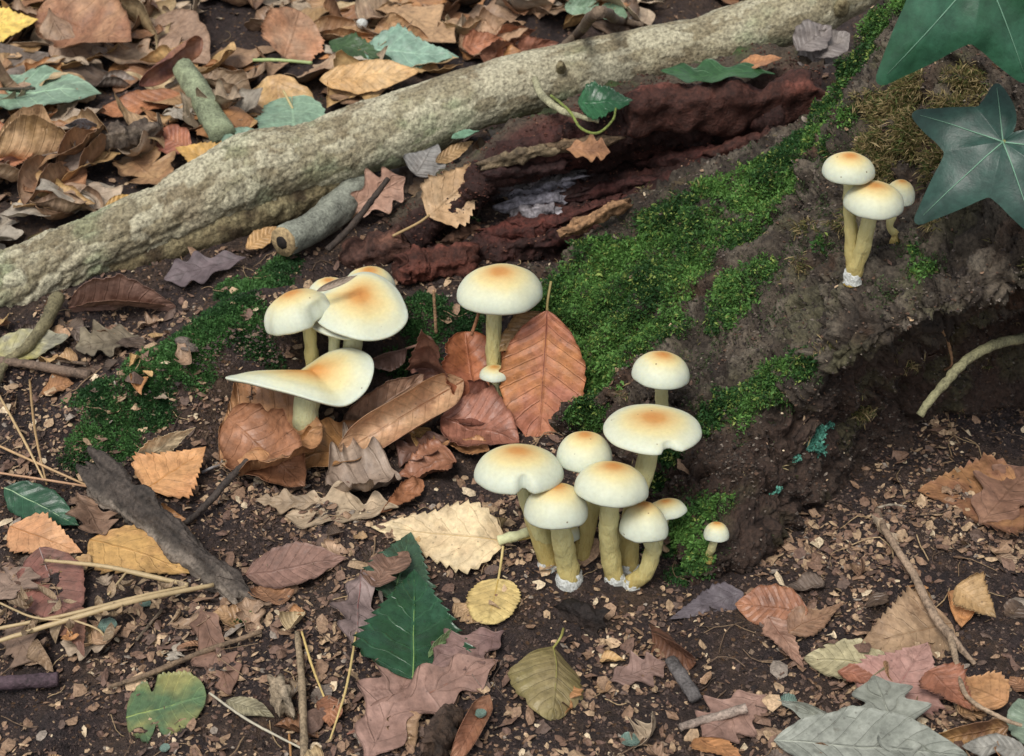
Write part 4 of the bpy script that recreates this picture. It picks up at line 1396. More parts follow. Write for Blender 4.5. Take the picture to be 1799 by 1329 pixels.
LF('pink_leaf', 'dusty pink birch leaf behind the big grey leaf', 'birch', (1550, 1248), (1630, 1128), (1672, 1225), 'a57a6c', '96695c', lift=(5, 10, 6), fold=.08, und=.03, midrib='94605a', soft=60)
LF('rust_leaf', 'rust-brown leaf beneath the dusty pink leaf', 'birch', (1470, 1190), (1560, 1220), (1500, 1215), '8f5434', '7d4630', lift=(2, 2, 2), soft=50)
LF('rust_leaf', 'brown curled leaf beside the dusty pink leaf', 'birch', (1630, 1180), (1710, 1250), (1640, 1240), '8f5434', '7a4a30', lift=(10, 8, 6), fold=.2, edge=.2, soft=55)
LF('orange_leaf', 'orange-tan leaf crossed by a thin bare stem', 'birch', (1770, 1235), (1655, 1190), (1710, 1255), 'b58248', 'a5703c', lift=(6, 6, 5), fold=.1, soft=55)
LF('grey_leaf', 'large grey-green oak leaf with thick veins lying on the soil', 'oak', (1690, 1345), (1350, 1230), (1500, 1300), '7f8274', '8d9084', lift=(4, 5, 3), und=.075, ragged=.10, nt=70, ns=23, midrib='a8aa9a', soft=55, seed=12.0, edge=.12)
LF('grey_leaf', 'upper lobe of a grey-green leaf resting on the large grey leaf', 'oak', (1600, 1345), (1535, 1190), (1640, 1265), '84867a', '77796c', lift=(6, 10, 6), und=.04, nt=50, ns=15, soft=55, midrib='a8aa9a', seed=15.0)
LF('grey_leaf', 'grey-green leaf blade covering the lower corner of the large grey leaf', 'beech', (1360, 1300), (1700, 1330), (1530, 1380), '7d8074', '8a8c80', lift=(6, 6, 2), und=.03, nt=50, ns=15, soft=55, midrib='a5a898', seed=16.0)
LF('curled_leaf', 'brown leaf with a yellow turned-up edge beside the large grey leaf', 'beech', (1770, 1275), (1625, 1305), (1690, 1255), '7d5434', 'a87c38', lift=(8, 5, 16), fold=.15, roll=1.0, gloss=.1, soft=55)
LF('grey_leaf', 'small grey leaf at the end of the yellow-edged brown leaf', 'ovate', (1800, 1320), (1688, 1312), (1740, 1290), '9a968c', '8a867c', lift=(5, 5, 8), fold=.2, soft=55)
LF('green_leaf', 'grey-green leaf edge beside the orange-tan leaf', 'beech', (1830, 1320), (1790, 1228), (1770, 1280), '7d9078', '8a9a80', lift=(5, 8, 5), mat='leaf_green', soft=55)
LF('orange_leaf', 'small bright orange leaf on bare soil beside the pinkish flat leaf', 'birch', (1222, 1298), (1305, 1335), (1250, 1335), 'bb7c38', 'a56a34', lift=(3, 3, 3), soft=55)
LF('pink_tan_leaf', 'pinkish flat decaying leaf under a pale broken twig', 'oak', (1345, 1222), (1235, 1300), (1320, 1310), '94705f', '836152', lift=(1.5, 1.5, 1.5), und=.03, soft=50)
LF('pink_tan_leaf', 'flattened pinkish leaf rotting into the soil', 'oak', (1070, 1200), (1170, 1165), (1130, 1215), '84665a', '74584c', lift=(1, 1, 1), und=.03, soft=40)
LF('orange_leaf', 'orange and brown leaf lying on dark soil below the stump', 'birch', (1810, 880), (1612, 865), (1690, 945), 'a5723c', '8a5a3c', lift=(4, 4, 3), fold=.1, und=.04, ragged=.08, midrib='8f6034', soft=55)
LF('brown_leaf', 'brown leaf overlapping the orange one below the stump', 'oak', (1720, 925), (1812, 822), (1700, 835), '7d5640', '8a6248', lift=(4, 10, 8), fold=.1, und=.06, soft=55)
LF('round_leaf', 'round green leaf mottled with yellow and grey', 'round', (222, 1262), (362, 1222), (285, 1184), '5a7a4c', '9a9650', lift=(3, 4, 3), fold=.05, und=.02, ragged=.06, nt=60, mat='leaf_green', midrib='8a9a50', bite=.5, soft=60)
LF('brown_leaf', 'pinkish brown birch leaf lying alone on dark soil', 'lance', (432, 1012), (610, 982), (530, 1036), '7d5a4a', '8a6454', lift=(3, 3, 2), fold=.12, und=.04, ragged=.12, midrib='6d4c40', soft=55)
LF('orange_leaf', 'pale orange birch leaf beside the dried stems', 'birch', (18, 925), (145, 972), (60, 985), 'bb7f48', 'c78f58', lift=(5, 4, 3), fold=.08, und=.03, ragged=.05, midrib='a36c3c', soft=55)
LF('yellow_leaf', 'yellow-orange birch leaf under the bark fragment', 'birch', (158, 950), (352, 1005), (255, 1028), 'b88a3c', 'a8763c', lift=(4, 3, 3), fold=.06, und=.03, ragged=.08, midrib='a3763c', soft=55, nt=56)
LF('rust_leaf', 'rust-brown leaf with a grey half among the dried stems', 'beech', (70, 965), (118, 1105), (150, 1010), '8a5444', '6d4a3c', lift=(6, 4, 5), fold=.15, und=.05, midrib='94807a', soft=55)
LF('brown_leaf', 'small brown leaf below the dried stems', 'birch', (120, 1080), (150, 1165), (165, 1110), '7d523c', '6d4634', lift=(3, 2, 3), soft=50)
LF('brown_leaf', 'brown leaf with holes beneath the dried stems', 'oak', (10, 1100), (65, 1165), (65, 1085), '7d6450', '6d5442', lift=(3, 2, 4), bite=.6, soft=50)
LF('brown_leaf', 'dull tan leaf beneath the pale orange birch leaf', 'oak', (-15, 1060), (55, 1000), (50, 1060), '836a58', '745c4c', lift=(3, 3, 5), soft=50)
LF('green_leaf', 'dark green leaf with a pale midrib at the edge of the moss', 'lance', (8, 858), (140, 925), (40, 915), '2a5c3c', '1f4c30', lift=(5, 5, 3), fold=.12, mat='leaf_green', midrib='94ac84', gloss=.08, soft=60)
LF('brown_leaf', 'crumpled brown leaf between the green leaf and the bark fragment', 'oak', (135, 865), (185, 945), (205, 895), '7d5c44', '8d6c52', lift=(8, 4, 6), fold=.2, und=.1, soft=50)
LF('tan_leaf', 'small curled tan scrap below the dried stems', 'lance', (60, 1130), (95, 1185), (92, 1140), '94785a', '83684c', lift=(3, 2, 6), roll=1.2, simple=True)
LF('brown_leaf', 'reddish tan leaf scrap with a torn tail on bare soil', 'oak', (352, 1072), (405, 1225), (420, 1130), '84604c', '74523e', lift=(2, 1.5, 2), und=.06, bite=.8, ragged=.3, soft=50)
LF('tan_leaf', 'pale olive scrap of leaf beside the hollow twig', 'lance', (398, 1232), (482, 1260), (440, 1265), '948a68', '83795a', lift=(2, 2, 2), simple=True)
LF('orange_leaf', 'small rust-orange pointed leaf beside pale pine needles', 'lance', (578, 1222), (580, 1278), (602, 1248), 'a5683c', '8f5834', lift=(4, 2, 3), fold=.1, simple=True)
for i, (u, v, r) in enumerate([(190, 1108, 17), (845, 1270, 10), (1107, 1305, 15), (255, 1060, 10), (290, 1315, 9), (1385, 1230, 14)]):
    LF('seedling_leaf', 'tiny round blue-green seedling leaf on bare soil', 'round', (u - r, v + 2), (u + r, v - 2), (u, v + r * .8), '7d988a', '6a8878', lift=(2, 2, 2), mat='leaf_green', simple=True, nt=16, ns=7, group='tiny seedling leaves on the soil')


# ================================================================== MUSHROOMS
def mushroom(name, label, bbox, base, stem_px, mid=None, dy=0.0, e=25.0, tilt=(0, 0), notch=None, lobes=0.03, shape=None, which='gs', base_pt=None, group=None,
             collar=True, stem=True, cone=0.0, seed=0.0, flat=None, stem_top=None):
    """bbox: cap extent in the photo (u0,u1,v0,v1); base: pixel where the stem meets the ground"""
    u0, u1, v0, v1 = bbox
    if base_pt is None:
        Pb, _ = cast(base[0], base[1], which)
    else:
        Pb = np.array(base_pt)
    rp = (u1 - u0) / 2
    se = math.sin(R(e))
    vc = v1 - rp * se
    up = vc - v0
    hpx = math.sqrt(max((up * up - (rp * se) ** 2), (0.25 * rp) ** 2)) / math.cos(R(e))
    if flat is not None:
        hpx = flat * rp
        vc = (v0 + v1) / 2
    C = pt((u0 + u1) / 2, vc, Pb[1] + dy)
    sc = pxm(C)
    Rm, Hm = rp * sc, hpx * sc
    root = empty(name, Pb)
    tag(root, label, 'mushroom', group)
    nph = 72
    ph = np.linspace(0, 2 * math.pi, nph, endpoint=False)
    a = np.linspace(0.02, 1, 22)
    rr = np.sin(a * math.pi / 2) ** (0.95 + cone)
    zz = np.cos(a * math.pi / 2) * (1 - cone * .3) + cone * .3 * (1 - rr)
    # rim bead and underside back to the stem
    rr = np.concatenate([rr, [0.995, 0.97, 0.92]])
    zz = np.concatenate([zz, [-0.07, -0.12, -0.08]])
    rad = np.concatenate([rr[:22], [1, 1, 1]])
    RR, PH = np.meshgrid(rr, ph, indexing='ij')
    ZZ = np.repeat(zz[:, None], nph, 1)

    def deform(r, p, z):
        X = np.cos(p)
        Y = np.sin(p)
        wob = 1 + lobes * fbm(np.stack([X.ravel() * 1.2, Y.ravel() * 1.2, np.full(X.size, seed * 3.1)], 1), 1.0, 2).reshape(X.shape) * r
        if notch is not None:
            for pn, dep, wd in notch:
                dp = np.angle(np.exp(1j * (p - R(pn))))
                g = np.exp(-(dp / R(wd)) ** 4)
                wob = wob * (1 - dep * g * ss(0.72, 1.0, r))
                z = z + 0.10 * g * ss(0.7, 1, r)
        rx = r * wob
        dz = 0.05 * fbm(np.stack([X.ravel() * 1.5 * r.ravel(), Y.ravel() * 1.5 * r.ravel(), np.full(X.size, seed * 5.3 + 2)], 1), 1.0, 2).reshape(X.shape) * r
        px, py, pz = rx * X * Rm, rx * Y * Rm, (z + dz) * Hm
        if shape is not None:
            px, py, pz = shape(px, py, pz, Rm, Hm, r, p)
        return px, py, pz

    tx, ty = R(tilt[0]), R(tilt[1])
    if flat is None:                         # cap faces a little away from the slope above it
        ty += R(e) - (PITCH + math.atan((vc - CY) / FPX))

    def place(px, py, pz):
        V = np.stack([px.ravel(), py.ravel(), pz.ravel()], 1)
        # tilt[0]: roll towards +x; tilt[1]: pitch towards the camera
        c, s = math.cos(tx), math.sin(tx)
        x, z = V[:, 0] * c + V[:, 2] * s, -V[:, 0] * s + V[:, 2] * c
        c, s = math.cos(ty), math.sin(ty)
        y, z = V[:, 1] * c - z * s, V[:, 1] * s + z * c
        return np.stack([x, y, z], 1) + C

    px, py, pz = deform(RR, PH, ZZ)
    V = place(px, py, pz)
    ap = place(*[np.array([q]) for q in deform(np.array([[0.001]]), np.array([[0.0]]), np.array([[1.0]]))])
    V = np.concatenate([V, ap])
    n = len(rr)
    polys = [gridq(n, nph, True)[:, ::-1]]
    j = np.arange(nph)
    polys.append(np.stack([np.full(nph, n * nph), j, (j + 1) % nph], 1))
    rad_a = np.concatenate([np.repeat(rad, nph), [0]])
    cap = link('cap', mesh_np('cap', V, polys, attrs={'rad': rad_a}), MATS['cap'], root)
    # gills
    ng = 56
    pg = np.linspace(0, 2 * math.pi, ng * 2, endpoint=False)
    rg = np.linspace(0.95, 0.10, 9)
    zg = np.interp(rg, [0.1, 0.5, 0.95], [0.30, 0.18, -0.06])
    RG, PG = np.meshgrid(rg, pg, indexing='ij')
    ZG = np.repeat(zg[:, None], ng * 2, 1) - np.tile([0, 0.075], ng)[None] * np.sin(np.clip((0.98 - RG) * 4, 0, math.pi / 2))
    gx, gy, gz = deform(RG, PG, ZG)
    Vg = place(gx, gy, gz)
    link('gills', mesh_np('gills', Vg, [gridq(len(rg), ng * 2, True)], smooth=False, attrs={'rad': RG.ravel()}), MATS['gills'], cap, loc=(0, 0, 0))
    # stem
    if stem:
        top = place(*[np.array([[q]]) for q in (0.0, 0.0, 0.30 * Hm)])[0]
        if shape is not None:
            top = place(*shape(*[np.array([[q]]) for q in (0.0, 0.0, 0.2 * Hm)], Rm, Hm, np.array([[0.0]]), np.array([[0.0]])))[0]
        pts = [Pb - np.array([0, 0, .004]), Pb + np.array([0, 0, .002])]
        for q in (mid or []):
            pts.append(pt(q[0], q[1], Pb[1] + (q[2] if len(q) > 2 else dy * .6)))
        if stem_top is not None:
            pts.append(pt(stem_top[0], stem_top[1], Pb[1] + dy))
        pts.append(top)
        sp = cat_rom(np.array(pts), 40)
        sb = np.array([pxm(q) for q in sp])
        w = np.interp(np.linspace(0, 1, 40), [0, 0.12, 0.5, 1], [stem_px[1] * 1.05, stem_px[1], (stem_px[0] + stem_px[1]) / 2, stem_px[0]]) / 2
        Vs, ps, tt = tube(sp, w * sb, 24, True, lambda V, t, a: fbm(V, 150, 3, seed=seed) * 0.0007 + ridged(V * np.array([1, 1, .4]), 330, 2, seed=seed) * 0.0002)
        link('stem', mesh_np('stem', Vs, ps, attrs={'rad': tt}), MATS['stem'], root)
        if collar:
            rb = stem_px[1] / 2 * sb[1]
            cp = np.array([Pb + np.array([0, 0, q]) for q in (-.003, 0, .002, .0042, .006)])
            cp = cat_rom(cp, 14)
            tz = np.linspace(0, 1, 14)
            cr = rb * np.interp(tz, [0, .35, .7, 1], [1.16, 1.14, 1.07, 0.98])
            Vc, pc_, _ = tube(cp, cr, 30, False, lambda V, t, a: fbm(V, 420, 3, seed=seed + 1) * 0.0008 - 0.0014 * ss(.45, 1, t) * (0.5 + perlin(np.stack([np.cos(a) * 1.6 + seed, np.sin(a) * 1.6, t * 0], 1))))
            link('mycelium', mesh_np('mycelium', Vc, pc_), MATS['mycelium'], root)
    return root


FC = 'mushrooms of the front cluster'
mushroom('mushroom', 'notched pale mushroom of the front cluster, next to the cream leaf', (833, 990, 780, 866), (966, 992), (32, 40), mid=[(938, 905, 0.0), (956, 950, 0.0)], dy=-.004, notch=[(277, .22, 8)], group=FC, seed=1, stem_top=(925, 868))
mushroom('mushroom', 'low orange-centred mushroom on a thick stem in front of the notched cap', (920, 1034, 848, 925), (1000, 1018), (34, 42), mid=[(994, 980, 0)], dy=-.006, group=FC, seed=2, stem_top=(985, 930))
mushroom('mushroom', 'domed mushroom at the back of the front cluster near the copper-red leaf tip', (977, 1076, 758, 826), (1020, 985), (25, 30), mid=[(1034, 920, 0), (1040, 880, 0)], dy=0.004, group=FC, seed=3, collar=False, stem_top=(1034, 830))
mushroom('mushroom', 'tall straight mushroom with an orange crown in the middle of the front cluster', (1008, 1139, 810, 888), (1080, 1020), (34, 34), mid=[(1072, 970, 0)], dy=-.006, tilt=(4, -2), group=FC, seed=4, stem_top=(1070, 892))
mushroom('mushroom', 'largest notched mushroom standing high over the front cluster beside the stump', (1058, 1234, 710, 797), (1104, 1000), (34, 36), mid=[(1106, 940, .004), (1116, 880, .006)], dy=.010, e=28, notch=[(286, .20, 9)], group=FC, seed=5, stem_top=(1138, 805))
mushroom('mushroom', 'short lumpy mushroom on a bent stem at the stump side of the front cluster', (1085, 1173, 880, 949), (1110, 1030), (26, 30), mid=[(1132, 1008, -.002), (1146, 970, -.002)], dy=-.004, group=FC, seed=6, cone=.15, lobes=.09, stem_top=(1143, 952))
mushroom('mushroom', 'flat pale mushroom cap peeking out behind the short lumpy mushroom', (1138, 1206, 876, 912), (1150, 985), (16, 18), dy=.004, e=22, group=FC, seed=7, collar=False, tilt=(-10, 0), lobes=.10)
mushroom('mushroom', 'tiny pale button mushroom squeezed between stems of the front cluster', (980, 1020, 918, 950), (1004, 985), (10, 12), dy=0, group=FC, seed=8, collar=False)
mushroom('mushroom', 'domed mushroom growing out of the moss above the largest notched cap', (1110, 1212, 617, 681), (1162, 745), (22, 24), dy=-.012, seed=9, collar=False, which='s', tilt=(3, 0))
mushroom('mushroom', 'tiny round orange-topped mushroom alone at the foot of the stump', (1236, 1281, 917, 951), (1246, 978), (12, 12), mid=[(1250, 966, -.002)], dy=-.004, seed=10, collar=False, which='gs', e=24)
mushroom('mushroom', 'tall single mushroom with an ochre centre beside the copper-red leaf', (803, 955, 464, 551), (880, 700), (26, 27), mid=[(868, 640, .0)], dy=.0, base_pt=pt(878, 700, .180), seed=11, collar=False, e=27, lobes=.05, tilt=(-2, 0), stem_top=(868, 556))
mushroom('mushroom', 'small white button mushroom half hidden by the copper-red leaf', (842, 896, 641, 671), (893, 728), (12, 13), mid=[(876, 700, 0)], base_pt=pt(893, 728, .168), dy=0, seed=12, collar=False, e=24)
mushroom('mushroom', 'upper mushroom of the trio growing on top of the stump', (1444, 1536, 267, 323), (1497, 482), (20, 22), mid=[(1494, 400, 0)], dy=0, seed=13, e=26, which='s', group='trio on the stump', stem_top=(1492, 326))
mushroom('mushroom', 'widest mushroom of the trio growing on top of the stump', (1482, 1587, 318, 383), (1498, 488), (26, 28), mid=[(1514, 440, -.003)], dy=-.008, seed=14, e=27, which='s', group='trio on the stump', stem_top=(1527, 386))
mushroom('mushroom', 'smallest mushroom of the trio growing on top of the stump, on a curved stem', (1553, 1607, 316, 360), (1572, 420), (13, 14), mid=[(1564, 395, 0)], dy=.004, seed=15, e=26, which='s', collar=False, group='trio on the stump')


def rim_mushroom(name, label, y0, centre, rim, bulge, base, stem_px, mid=None, seed=0.0, group=None, thick=0.0022, stem_off=(0, 0), drop=2.2):
    """open, wavy cap given by its rim: pixels with depth offsets from y0"""
    root = empty(name, pt(*base, y0 + stem_off[1]))
    tag(root, label, 'mushroom', group)
    C = pt(centre[0], centre[1], y0 + centre[2])
    K = np.array([pt(u, v, y0 + d) for u, v, d in rim])
    k = len(K)
    rimc = cat_rom(np.concatenate([K[-2:], K, K[:3]]), (k + 4) * 16 + 1)[32:32 + k * 16]
    nph = len(rimc)
    ph = np.linspace(0, 2 * math.pi, nph, endpoint=False)
    Rm = np.linalg.norm(rimc - C, axis=1).mean()

    def surf(r, drop):
        P = C[None, None] + (rimc - C)[None] * r[:, None, None]
        P[:, :, 2] += bulge * (1 - r[:, None] ** 2) - 0.05 * Rm * ss(.75, 1, r)[:, None]
        w = perlin(np.stack([np.cos(ph) * 1.3, np.sin(ph) * 1.3, ph * 0 + seed], 1))
        P[:, :, 2] += (w[None] * r[:, None] ** 2 * 0.07 * Rm) - drop[:, None]
        return P
    r = np.linspace(.03, 1, 26)
    top = surf(r, r * 0)
    bead = surf(np.array([1.004, .985, .94]), np.array([.4, .9, 1.0]) * thick)
    V = np.concatenate([top, bead]).reshape(-1, 3)
    ap = C + np.array([0, 0, bulge])
    V = np.concatenate([V, ap[None]])
    n = len(r) + 3
    j = np.arange(nph)
    # rim runs clockwise or not: orient by the first face
    rad = np.concatenate([np.repeat(np.concatenate([r, [1, 1, 1]]), nph), [0]])
    cap = link('cap', mesh_np('cap', V, [gridq(n, nph, True), np.stack([np.full(nph, n * nph), (j + 1) % nph, j], 1)], attrs={'rad': rad}), MATS['cap'], root)
    rg = np.linspace(.97, .12, 10)
    G = surf(rg, thick * (1.0 + drop * (1 - rg)))
    G[:, ::2, 2] -= 0.0011 * np.sin(np.clip((.98 - rg) * 4, 0, 1.57))[:, None]
    link('gills', mesh_np('gills', G.reshape(-1, 3), [gridq(10, nph, True)], smooth=False, attrs={'rad': np.repeat(rg, nph)}), MATS['gills'], cap, loc=(0, 0, 0))
    Pb = np.array(root.location)
    pts = [Pb - np.array([0, 0, .004]), Pb + np.array([0, 0, .001])] + [pt(q[0], q[1], y0 + q[2]) for q in (mid or [])] + [C + np.array([0, 0, bulge - .004])]
    sp = cat_rom(np.array(pts), 36)
    sb = np.array([pxm(q) for q in sp])
    w = np.linspace(stem_px[1], stem_px[0], 36) / 2
    Vs, ps, tt = tube(sp, w * sb, 24, True, lambda V, t, a: fbm(V, 150, 3, seed=seed) * 0.0008)
    link('stem', mesh_np('stem', Vs, ps, attrs={'rad': np.clip(tt + .35, 0, 1)}), MATS['stem'], root)
    return root


LCg = 'wavy mushrooms of the cluster by the moss'
rim_mushroom('mushroom', 'large upturned saucer-shaped mushroom at the bottom of the wavy cluster', .150, (548, 658, .006),
             [(396, 661, .004), (440, 668, -.012), (500, 684, -.022), (560, 700, -.026), (606, 706, -.022), (640, 682, -.014), (656, 645, -.002), (650, 620, .012), (622, 606, .026), (585, 613, .030), (545, 634, .030), (508, 658, .026), (470, 655, .020), (428, 654, .014)],
             .003, (545, 768), (46, 44), mid=[(536, 735, -.002)], seed=2.2, group=LCg, drop=5.5)
rim_mushroom('mushroom', 'broad wavy cream mushroom at the top of the wavy cluster', .188, (632, 528, .004),
             [(537, 531, .002), (560, 562, -.014), (598, 582, -.026), (640, 590, -.030), (690, 584, -.022), (716, 556, -.008), (708, 522, .008), (690, 494, .022), (660, 478, .030), (625, 478, .030), (596, 492, .022), (566, 512, .012)],
             .005, (618, 665), (34, 30), mid=[(618, 620, 0)], seed=5.1, group=LCg)
mushroom('mushroom', 'side-leaning mushroom with a folded edge beside the broad wavy cap', (463, 592, 508, 582), (550, 668), (20, 26), mid=[(546, 610, 0)], dy=0, tilt=(-16, -2), seed=18, collar=False, e=20, group=LCg, base_pt=pt(552, 672, .185), lobes=.12, notch=[(325, .22, 24)], stem_top=(541, 572))
mushroom('mushroom', 'pale mushroom lobe showing behind the broad wavy cap', (545, 612, 487, 526), (590, 600), (16, 18), dy=.004, seed=19, collar=False, e=26, group=LCg, base_pt=pt(590, 600, .214), lobes=.12)
mushroom('mushroom', 'rearmost pale mushroom of the wavy cluster rising above the broad cap', (606, 694, 468, 530), (645, 600), (16, 18), dy=.010, seed=20, collar=False, e=30, group=LCg, base_pt=pt(645, 600, .222), lobes=.10)
rim_mushroom('mushroom', 'pale underlying mushroom with brown gills tucked below the broad wavy cap', .186, (590, 560, .004),
             [(538, 545, .006), (545, 566, -.004), (570, 582, -.014), (604, 592, -.016), (640, 584, -.006), (640, 560, .010), (600, 545, .020), (560, 538, .016)],
             .003, (585, 660), (20, 22), seed=7.7, group=LCg)
LF('leaf_scrap', 'thin curled brown scrap lying on the broad wavy cap', 'lance', (556, 512), (628, 484), (590, 508), 'a08c78','8a7866', ys=(.178, .186, .180), roll=1.2, simple=True, nt=20, ns=7)
twig('pale_stalk', 'short pale broken stalk lying at the edge of the front cluster', [(876, 950, .006), (905, 942, .008), (935, 932, .010)], [9, 9, 8], 'd3d3a4', cat='stalk', mat='stalk')

# ================================================================== IVY
IVY_A = np.array([0, 3, 8, 15, 24, 34, 46, 56, 63, 66, 69, 76, 88, 100, 114, 128, 141, 160, 180])
IVY_R = np.array([1.05, .93, .80, .67, .55, .48, .55, .68, .80, .85, .80, .64, .47, .38, .44, .58, .42, .24, .10])


def ivy_leaf(parent, C, T, S, seed, colr, tint, vein='6a9078'):
    ex, ey, ez, L, W = frame3(C, T, S)
    nph, nr = 240, 12
    ph = np.linspace(-180, 180, nph, endpoint=False)
    rr = np.interp(np.abs(ph), IVY_A, IVY_R)
    k = np.ones(5) / 5
    rr = np.convolve(np.concatenate([rr[-2:], rr, rr[:2]]), k, 'valid')
    f = np.linspace(0.0, 1, nr)
    F, A = np.meshgrid(f, np.radians(ph), indexing='ij')
    RRr = F * rr[None]
    x, y = RRr * np.cos(A) * L, RRr * np.sin(A) * L
    lob = np.interp(np.abs(np.degrees(A)), [0, 35, 66, 98, 128, 165, 180], [0, 1, 0, 1, 0, 1, 1])
    z = 0.05 * L * lob * F - 0.16 * L * F ** 2 * RRr + 0.03 * L * perlin(np.stack([x.ravel() / L * 3, y.ravel() / L * 3, np.full(x.size, seed)], 1)).reshape(x.shape)
    V = C + x.reshape(-1, 1) * ex + y.reshape(-1, 1) * ey + z.reshape(-1, 1) * ez
    uv = np.stack([F.ravel(), np.full(F.size, .5) + .3 + 0 * F.ravel()], 1)
    me = mesh_np('blade', V, [gridq(nr, nph, True)], uv=uv)
    o = link('leaf', me, MATS['leaf_ivy'], parent)
    o.color = (*lin(colr), 1)
    o['tint'] = list(lin(tint))
    o['gloss'] = 0.03
    for a in (0, 66, -66, 128, -128):
        r_ = np.interp(abs(a), IVY_A, IVY_R) * 0.9
        ii = np.linspace(0, 1, 10) * r_
        j = int(round((a + 180) / 360 * nph)) % nph
        pp = np.stack([V.reshape(nr, nph, 3)[int(q), j] for q in np.linspace(0, nr - 2, 10)]) + ez * 0.0002
        v, po, _ = tube(pp, np.linspace(.00045, .00015, 10), 6, True)
        vo = link('vein', mesh_np('vein', v, po), MATS['stalk'], o, loc=(0, 0, 0))
        vo.color = (*lin(vein), 1)


iv = empty('ivy', pt(1850, 150, .13))
tag(iv, 'ivy with dark green lobed leaves hanging in front of the stump', 'ivy')
ivy_leaf(iv, pt(1728, -55, .045), pt(1545, 152, .030), pt(1840, 200, .02), 1.0, '1f5234', '2a6044')
ivy_leaf(iv, pt(1762, 250, .050), pt(1605, 388, .035), pt(1845, 330, .03), 5.0, '24443a', '2c5044')
iv_st = [pt(1728, -55, .045), pt(1800, -60, .06), pt(1880, 20, .08), pt(1930, 160, .10)]
for nm, pp_ in (('stem', iv_st), ('stem', [pt(1762, 250, .05), pt(1810, 230, .065), pt(1900, 120, .09)])):
    v, po, _ = tube(cat_rom(np.array(pp_), 24), .0013, 8)
    so = link(nm, mesh_np('ivy_stem', v, po), MATS['stalk'], iv)
    so.color = (*lin('6a6a3c'), 1)

# ================================================================== TWIGS, NEEDLES, STICKS
twig('grey_stick', 'short thick grey-green stick beneath the rolled brown leaf', [(322, 120, .018), (350, 165, .016), (392, 240, .014)], [19, 23, 21, 24], '7d8468', cat='stick', ns=24, lumpy=.05, n=50)
twig('twig', 'thin dark twig lying across the long pale green leaf', [(-30, 157, .019), (62, 156, .019)], [2.2, 2.8], '4a4438')
twig('green_stalk', 'thin pale green stalk lying in the litter above the branch', [(445, 106, .018), (490, 106, .018), (548, 111, .018)], [3, 3, 3], '9aa870', mat='stalk', cat='stalk')
ck = empty('cut_stick', pt(500, 425, .335))
tag(ck, 'grey stick with a hollow sawn end lying below the branch', 'stick')
twig('bark', None, [(500, 424, .312), (548, 402, .335), (592, 368, .365), (640, 325, .395)], [27, 28, 30, 28], '7a7c70', parent=ck, ns=32, lumpy=.04, n=60)
p0, p1 = pt(500, 424, .312), pt(548, 402, .335)
axc = (p0 - p1) / np.linalg.norm(p0 - p1)
for nm, rin, rout, dz, cl in (('cut_face', .30, .95, .0004, 'a8906a'), ('hollow', .0, .42, .0012, '1c1510')):  # hollow is a dark disc, the hole's shade put into its colour
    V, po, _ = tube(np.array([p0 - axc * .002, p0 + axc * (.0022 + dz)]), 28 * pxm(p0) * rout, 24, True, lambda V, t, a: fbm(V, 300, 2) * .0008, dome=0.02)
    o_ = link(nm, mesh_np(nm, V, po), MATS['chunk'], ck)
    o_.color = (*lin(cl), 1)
twig('twig', 'dark bare twig leaning across the cut stick', [(575, 440, .315), (620, 395, .33), (682, 314, .355)], [6, 6, 5], '3a3029')
twig('forked_twig', 'crooked brown twig at the top of the slope', [(985, 88, .012), (1020, 55, .018), (1052, 22, .024), (1085, 36, .020), (1130, 45, .014)], [8, 9, 10, 8, 5], '6a5a4a')
twig('root_twig', 'knobbly grey twig hanging from the lower end of the branch', [(102, 522, .266), (84, 560, .243), (62, 592, .224), (44, 612, .212), (8, 642, .198), (-12, 690, .172)], [13, 12, 10, 9, 8, 7], '6f674c')
twig('side_shoot', 'thin pale side shoot curving out under the branch', [(940, 140, .43), (952, 168, .385), (985, 194, .352), (1020, 205, .345), (1052, 214, .343)], [6, 7, 6, 5, 4], '9a9678')
twig('tendril', 'looping green ivy tendril below the branch', [(968, 168, .37), (1000, 195, .345), (1020, 225, .335), (1050, 234, .333), (1076, 212, .335), (1082, 190, .34)], [2.5, 2.5, 2.5, 2.5, 2.2, 2], '6f7a3c', cat='tendril')
twig('bare_stick', 'brown broken stick on the soil below the root twig', [(-20, 632, .004), (60, 642, .005), (158, 660, .005)], [7, 8, 9], '6a584a', cat='stick')
twig('bare_stick', 'thin brown stick lying just above the broken one', [(50, 628, .004), (155, 640, .004)], [3, 3], '5a4a3c', cat='stick')
twig('curved_twig', 'curved bare greenish twig reaching out of the dark hollow under the stump', [(1900, 600, .19), (1840, 592, .13), (1760, 602, .085), (1700, 632, .062), (1650, 685, .05), (1615, 730, .044)], [10, 9, 9, 9, 8, 7], '7a7658', ns=14)
twig('thin_root', 'thin tan root hanging under the bark lip of the stump', [(1655, 580, .10), (1668, 610, .10), (1672, 640, .10), (1660, 650, .11)], [3, 3, 2, 2], '8a6a4c', cat='root')
twig('bent_twig', 'long bent pale brown twig lying on the soil below the stump', [(1540, 896, .004), (1560, 940, .008), (1605, 1010, .010), (1640, 1080, .010), (1672, 1120, .010), (1712, 1168, .004)], [5, 6, 7, 8, 8, 4], '8f7a66', ns=12)
twig('bare_shoot', 'thin bare stem crossing the leaves beside the large grey leaf', [(1668, 1110, .010), (1682, 1170, .010), (1700, 1225, .014), (1760, 1262, .014), (1795, 1275, .012)], [7, 5, 4, 4, 3], '94806a')
twig('thin_twig', 'hair-thin pale twig arching from the end of the long bent twig', [(1540, 893, .004), (1565, 887, .007), (1592, 890, .003)], [2, 2, 1.5], 'a39684')
